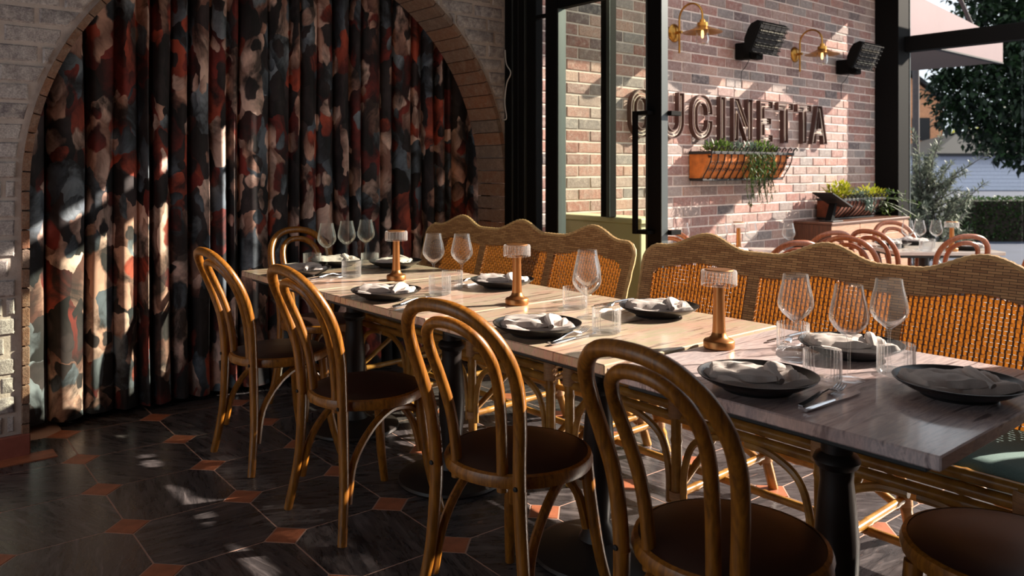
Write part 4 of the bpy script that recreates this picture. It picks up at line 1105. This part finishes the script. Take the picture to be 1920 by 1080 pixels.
        for s in (-1, 1):
            if (i == 0 and s < 0) or (i == 3 and s > 0): continue
            pts = smooth_pts([(0.0, y + s * 0.03, 0.10), (0.0, y + s * 0.034, 0.22), (0.0, y + s * 0.07, 0.32), (0.0, y + s * 0.16, 0.37), (0.0, y + s * 0.25, 0.378)], 5)
            obj('arched_brace', MB().tube(pts, 0.0125, 8), 'bamboo', t)
    obj('long_stretcher', bamboo_tube([(0.53, 0.03, 0.165), (0.53, BL - 0.03, 0.165)], 0.015), 'bamboo', t)
    obj('long_stretcher', bamboo_tube([(0.27, 0.03, 0.117), (0.27, BL - 0.03, 0.117)], 0.014), 'bamboo', t)
    for i in range(3):
        obj('cross_pole', bamboo_tube([(0.56, ys[i] + 0.02, 0.10), (0.46, ys[i + 1] - 0.02, 0.40)], 0.014), 'bamboo', t)
    return t
BX = 2.185
bn = make_bench(); bn.location = (BX, 0.635, 0); bn['label'] = 'woven rattan bench with wavy back nearest the viewer on the right'
dup(bn, 'woven rattan bench with wavy back at the curtain end, beside the glass door', (BX, 2.315, 0))

# ------------------------------------------------------------------ tableware
def tz(y): return TZ - 0.006 if y < 1.385 else TZ
def make_lamp(name='table_lamp'):
    t = thing(name, '', 'table lamp', (0, 0, 0))
    obj('base', MB().lathe([(0.001, 0.0), (0.0405, 0.0), (0.043, 0.003), (0.043, 0.020), (0.040, 0.024), (0.030, 0.027), (0.022, 0.034), (0.0185, 0.045)], 32), 'copper', t)
    obj('stem', MB().lathe([(0.0187, 0.044), (0.0172, 0.07), (0.0150, 0.176)], 28), 'copper', t)
    sh = obj('ribbed_shade', MB().lathe([(0.046, 0.176), (0.049, 0.178), (0.049, 0.214), (0.047, 0.219), (0.020, 0.219)], 96, (0, 0, 0), 0.018, 24), 'glass_shade', t)
    obj('shade_top', MB().lathe([(0.0005, 0.2215), (0.038, 0.2215), (0.040, 0.2195), (0.040, 0.216), (0.001, 0.216)], 28), 'copper', t)
    return t
lp = make_lamp(); lp['group'] = 'copper table lamps on the indoor tables'
lp.location = (1.889, 1.335, tz(1.3)); lp['label'] = 'copper cordless table lamp nearest the viewer, on the seam of the near table'
dup(lp, 'copper cordless table lamp in the middle of the row', (1.892, 2.215, TZ))
dup(lp, 'copper cordless table lamp farthest away, near the curtain', (1.888, 3.042, TZ))

def make_wine():
    t = thing('wine_glass', '', 'wine glass', (0, 0, 0))
    obj('foot', MB().lathe([(0.001, 0.0012), (0.034, 0.0012), (0.036, 0.002), (0.020, 0.0045), (0.008, 0.009), (0.0045, 0.016)], 32), 'glass_thin', t)
    obj('stem', MB().lathe([(0.0045, 0.015), (0.0034, 0.03), (0.0032, 0.075), (0.0042, 0.095), (0.007, 0.103)], 14), 'glass_thin', t)
    obj('bowl', MB().lathe([(0.0005, 0.101), (0.008, 0.1035), (0.018, 0.111), (0.034, 0.125), (0.043, 0.139), (0.0455, 0.149), (0.0445, 0.163), (0.040, 0.185), (0.035, 0.205), (0.0315, 0.228), (0.0305, 0.228), (0.034, 0.205), (0.039, 0.185), (0.0433, 0.163), (0.0443, 0.149), (0.0418, 0.1395), (0.033, 0.1265), (0.018, 0.1135), (0.0005, 0.107)], 36), 'glass_thin', t)
    return t
def make_tumbler():
    t = thing('tumbler', '', 'tumbler', (0, 0, 0))
    obj('ribbed_wall', MB().lathe([(0.036, 0.001), (0.0415, 0.004), (0.043, 0.010), (0.043, 0.074), (0.0425, 0.076), (0.0405, 0.076), (0.0400, 0.074), (0.0400, 0.014), (0.035, 0.011)], 150, (0, 0, 0), 0.020, 30), 'glass_tumbler', t)
    obj('thick_base', MB().lathe([(0.0005, 0.001), (0.036, 0.001), (0.0405, 0.006), (0.038, 0.012), (0.0005, 0.0115)], 40), 'glass_tumbler', t)
    return t
wg = make_wine(); tb = make_tumbler()
wspots = [((1.823, 3.582), 'wine glass in front of the far head chair, leftmost on the table'), ((1.982, 3.674), 'middle wine glass of the three near the curtain'), ((2.11, 3.70), 'right wine glass of the three near the curtain'), ((1.882, 2.739), 'wine glass between the far and middle lamps, left of a pair'), ((1.964, 2.652), 'wine glass right of the pair between the far and middle lamps'), ((1.774, 1.741), 'front wine glass beside the ribbed tumbler on the second table'), ((1.90, 1.862), 'rear wine glass overlapped by another on the second table'), ((1.918, 1.117), 'wine glass right of the nearest lamp, on the near table'), ((1.84, 0.933), 'front centre wine glass of the three on the near table'), ((2.017, 0.919), 'rightmost wine glass on the near table')]
for i, ((x, y), l) in enumerate(wspots):
    if i == 0: wg.location = (x, y, tz(y)); wg['label'] = l; wg['group'] = 'wine glasses on the indoor tables'
    else: dup(wg, l, (x, y, tz(y)))
tspots = [((1.783, 3.66), 'ribbed tumbler leftmost on the table, before the far head chair'), ((1.776, 3.247), 'ribbed tumbler in front of the three far wine glasses'), ((2.012, 3.49), 'ribbed tumbler behind, left of the farthest lamp'), ((1.806, 2.584), 'ribbed tumbler in front of the pair of wine glasses'), ((1.925, 2.665), 'ribbed tumbler behind the pair of wine glasses'), ((1.998, 2.02), 'ribbed tumbler left of the overlapping wine glasses on the second table'), ((1.774, 1.658), 'ribbed tumbler beside the fork on the second table'), ((2.026, 1.188), 'ribbed tumbler behind a wine glass, right of the nearest lamp'), ((1.773, 0.964), 'ribbed tumbler nearest the viewer, right of the grey napkin'), ((1.977, 0.884), 'ribbed tumbler rightmost on the near table')]
for i, ((x, y), l) in enumerate(tspots):
    if i == 0: tb.location = (x, y, tz(y)); tb['label'] = l; tb['group'] = 'ribbed tumblers on the indoor tables'
    else: dup(tb, l, (x, y, tz(y)), i * 0.3)

plate_me = MB().lathe([(0.0005, 0.004), (0.072, 0.004), (0.074, 0.0), (0.078, 0.0), (0.080, 0.006), (0.105, 0.016), (0.128, 0.029), (0.1335, 0.034), (0.1345, 0.0365), (0.132, 0.0365), (0.124, 0.030), (0.100, 0.019), (0.080, 0.013), (0.0005, 0.012)], 56).mesh('plate', 'plate_black')
def napkin_mesh(seed, mat):
    r = random.Random(seed); mb = MB(); sd = r.uniform(0, 50)
    def sheet(cx, cy, L, W, z0, hgt, rot, n1, n2, edge):
        c, s = math.cos(rot), math.sin(rot)
        def top(u, v):
            a = 2 * u - 1; b = 2 * v - 1
            k = max(0, (1 - abs(a) ** 6) * (1 - abs(b) ** 4)) ** 0.35
            nz = noise.noise(Vector((a * 1.9 + sd, b * 1.5, z0 * 90))) ; rid = abs(noise.noise(Vector((a * 1.2 + b * 1.6 + sd, b * 0.8 - a * 0.5, 7 + z0 * 50))))
            x = a * L / 2 * (1 + 0.05 * noise.noise(Vector((b * 2, sd, 1)))); y = b * W / 2 * (1 + 0.12 * noise.noise(Vector((a * 2.2, sd, 4))))
            zz = z0 + k * (hgt + 0.008 * nz + 0.013 * rid) + 0.014 * (max(0, math.hypot(x, y) - 0.07) / 0.05)
            return (cx + x * c - y * s, cy + x * s + y * c, zz)
        def bot(u, v): p = top(u, v); return (p[0], p[1], min(p[2], z0 + 0.001 + 0.010 * (max(0, math.hypot(p[0], p[1]) - 0.07) / 0.05)))
        mb.grid(top, n1, n2); mb.grid(bot, n1, n2)
    sheet(0, 0, 0.215, 0.135, 0.014, 0.016, r.uniform(-0.1, 0.1), 26, 16, 0)
    sheet(-0.03, 0.006, 0.150, 0.118, 0.030, 0.016, r.uniform(-0.25, 0.05), 22, 16, 0)
    # rolled flap folded across one end
    q = r.uniform(-0.02, 0.02); pts = smooth_pts([(0.035, -0.062, 0.034), (0.042 + q, -0.02, 0.046), (0.055 + q, 0.02, 0.046), (0.075, 0.052, 0.036)], 5)
    mb.tube(pts, [0.008 + 0.007 * math.sin(PI * k / (len(pts) - 1)) for k in range(len(pts))], 9)
    pts = smooth_pts([(0.07, -0.045, 0.024), (0.08, -0.005, 0.034), (0.09, 0.03, 0.027)], 5)
    mb.tube(pts, [0.006 + 0.006 * math.sin(PI * k / (len(pts) - 1)) for k in range(len(pts))], 9)
    return mb.mesh('napkin', mat)
naps = [napkin_mesh(k, 'napkin_linen') for k in range(5)]
def setting(x, y, z, rot, k, pl_label, nap_label, pg, ng):
    p = link('plate', plate_me, None, (x, y, z)); tag(p, pl_label, 'plate', pg)
    n = link('napkin', naps[k % 5], None, (x, y, z), (0, 0, rot)); tag(n, nap_label, 'napkin', ng)
ps = [((1.633, 3.46), -0.75, 'on the curtain-end table, viewer side'), ((1.93, 3.68), -0.2, 'at the far head of the table'), ((2.13, 3.44), 0.7, 'beside the farthest lamp, bench side'), ((1.592, 2.638), -0.7, 'on the third table, viewer side'), ((2.12, 2.577), -0.7, 'behind the middle lamp, bench side'), ((1.60, 1.779), -0.62, 'on the second table, viewer side, beside a fork'), ((2.12, 1.74), -0.72, 'left of the nearest lamp, bench side'), ((1.605, 1.03), -0.72, 'on the near table, viewer side'), ((2.09, 1.055), -0.72, 'on the near table, behind the wine glasses'), ((1.905, 0.715), -0.55, 'at the near head of the table by the free corner')]
for i, ((x, y), a, l) in enumerate(ps):
    setting(x, y, tz(y), a, i, 'black stoneware plate ' + l, 'folded pale napkin on plate ' + l, 'plates on the indoor tables', 'napkins on the indoor tables')

def make_fork():
    t = thing('fork', '', 'fork', (0, 0, 0)); m = MB()
    def strip(pts, ws, th=0.0025):
        vs = []
        for (x, z), wd in zip(pts, ws): vs += [(x, -wd, z), (x, wd, z), (x, wd * 0.8, z + th), (x, -wd * 0.8, z + th)]
        n = len(pts); fs = []
        for i in range(n - 1):
            for k in range(4): fs.append((i * 4 + k, i * 4 + (k + 1) % 4, (i + 1) * 4 + (k + 1) % 4, (i + 1) * 4 + k))
        fs += [(0, 1, 2, 3), tuple((n - 1) * 4 + k for k in (3, 2, 1, 0))]; return vs, fs
    vs, fs = strip([(-0.10, 0.001), (-0.095, 0.001), (-0.06, 0.003), (-0.01, 0.011), (0.025, 0.013), (0.04, 0.009), (0.055, 0.005)], [0.006, 0.0085, 0.0075, 0.0045, 0.0038, 0.009, 0.0125], 0.003)
    obj('handle', MB().add(vs, fs), 'steel', t)
    for q in range(4):
        y = -0.0098 + q * 0.00653; vs, fs = strip([(0.053, 0.005), (0.075, 0.004), (0.100, 0.012)], [0.0022, 0.0019, 0.0011], 0.002)
        obj('tine', MB().add([(a, b + y, c) for a, b, c in vs], fs), 'steel', t)
    return t
def make_knife():
    t = thing('knife', '', 'knife', (0, 0, 0))
    hp = smooth_pts([(-0.11, 0, 0.004), (-0.06, 0, 0.005), (0.0, 0, 0.005)], 4)
    m = MB().tube(hp, [0.006, 0.0075, 0.008, 0.008, 0.0078, 0.0072, 0.0066, 0.006, 0.0055], 10); m.v = [(p[0], p[1], 0.001 + max(0, (p[2] - 0.004) * 0.6 + 0.004)) for p in m.v]
    obj('handle', m, 'steel', t)
    obj('blade', MB().prism([(-0.002, -0.006), (0.06, -0.0085), (0.10, -0.006), (0.115, 0.004), (0.108, 0.0065), (-0.002, 0.006)], lambda p: (p[0], p[1], 0.0035), lambda p: (p[0], p[1], 0.0055)), 'steel', t, False)
    return t
fk = make_fork(); kn = make_knife(); first = True
for (x, y, a, l) in ((1.655, 0.90, 0.05, 'on the near table, in front of the tumbler'), (1.64, 1.685, 0.22, 'on the second table, beside the viewer-side plate'), (1.61, 2.485, 0.25, 'on the third table, beside the viewer-side plate'), (1.70, 3.325, 0.25, 'on the curtain-end table, beside the viewer-side plate'), (2.165, 1.965, 0.1 + PI, 'on the second table, bench side by the plate'), (2.13, 2.80, 0.1 + PI, 'on the third table, bench side by the plate'), (2.14, 1.245, 0.05 + PI, 'on the near table, bench side behind the glasses')):
    dx, dy = -0.035 * math.sin(a) * -1, -0.036 * math.cos(a)
    kx, ky = x + 0.02 * -math.cos(a) + dx, y + dy
    if first: 
        fk.location = (x, y, tz(y)); fk.rotation_euler = (0, 0, a); fk['label'] = 'steel fork ' + l; fk['group'] = 'forks on the indoor tables'
        kn.location = (kx, ky, tz(y)); kn.rotation_euler = (0, 0, a - 0.08); kn['label'] = 'steel table knife ' + l; kn['group'] = 'knives on the indoor tables'; first = False
    else: dup(fk, 'steel fork ' + l, (x, y, tz(y)), a); dup(kn, 'steel table knife ' + l, (kx, ky, tz(y)), a - 0.08)

# ------------------------------------------------------------------ patio furniture
pt_a = rd(3.31, 6.27); pt_b = rd(1.70, 5.80)
make_table('patio_table', 'marble_pale', 'pale marble patio table on the right, in front of the olive shrub', 'patio tables', (pt_a[0], pt_a[1], PZ), ROT_P)
make_table('patio_table', 'marble_pale', 'pale marble patio table close to the brick wall, mostly behind the bench', 'patio tables', (pt_b[0], pt_b[1], PZ), ROT_P)
FWD = math.radians(50.33)
pch = make_chair('patio_chair', 'bentwood_red'); pch['group'] = 'bentwood chairs on the patio'
pc = [((3.153, 5.72), FWD, 'reddish bentwood patio chair with its back to the viewer at the right-hand patio table'),
      ((3.66, 5.95), FWD + 0.9, 'reddish bentwood patio chair at the right edge of the picture'),
      ((3.28, 6.42), FWD + PI, 'reddish bentwood patio chair behind the right-hand patio table, by the sideboard'),
      ((2.93, 6.02), FWD - 0.95, 'reddish bentwood patio chair at the left side of the right-hand patio table'),
      ((2.50, 5.50), FWD - 0.8 , 'small-looking bentwood patio chair between the two patio tables, nearest of its pair'),
      ((2.32, 6.02), FWD + 0.15, 'reddish bentwood patio chair in front of the dark end panel of the sideboard'),
      ((1.80, 5.26), FWD + 0.1, 'bright orange lit bentwood patio chair just over the bench back'),
      ((1.42, 6.0), FWD - 0.75, 'bentwood patio chair beside the door stile, under the letter U')]
for i, ((a, b), rz, l) in enumerate(pc):
    x, y = rd(a, b)
    if i == 0: pch.location = (x, y, PZ); pch.rotation_euler = (0, 0, rz); pch['label'] = l
    else: dup(pch, l, (x, y, PZ), rz)
PT = PZ + TZ
for (a, b), l in (((3.036, 5.98), 'left wine glass of three on the right-hand patio table'), ((3.135, 6.0), 'middle wine glass of three on the right-hand patio table'), ((3.25, 5.98), 'right wine glass of three on the right-hand patio table'), ((1.285, 5.72), 'wine glass beside the door stile on the wall-side patio table'), ((1.56, 5.72), 'wine glass left of the patio lamp by the brick wall'), ((1.78, 5.74), 'wine glass right of the patio lamp by the brick wall'), ((2.03, 5.68), 'wine glass right end of the wall-side patio table')):
    x, y = rd(a, b); dup(wg, l, (x, y, PT), 0.0, 'wine glasses on the patio tables')
for (a, b), l in (((3.34, 5.93), 'copper table lamp on the right-hand patio table'), ((1.735, 5.9), 'copper table lamp on the wall-side patio table, before the brick wall')):
    x, y = rd(a, b); dup(lp, l, (x, y, PT), 0.0, 'copper table lamps on the patio tables')
for (a, b), l in (((3.0, 6.10), 'tumbler behind the left wine glass on the right-hand patio table'), ((3.14, 5.92), 'tumbler under the wine glasses on the right-hand patio table'), ((3.27, 6.12), 'tumbler behind the right wine glass on the right-hand patio table')):
    x, y = rd(a, b); dup(tb, l, (x, y, PT), 0.0, 'ribbed tumblers on the patio tables')
for k, ((a, b), l) in enumerate((((3.06, 6.26), 'at left of the right-hand patio table'), ((3.33, 6.48), 'at back of the right-hand patio table'), ((3.52, 6.05), 'at right of the right-hand patio table'), ((1.62, 5.62), 'on the wall-side patio table'))):
    x, y = rd(a, b); setting(x, y, PT, 0.4 + k, k, 'black stoneware plate ' + l, 'pale folded napkin on plate ' + l, 'plates on the patio tables', 'napkins on the patio tables')
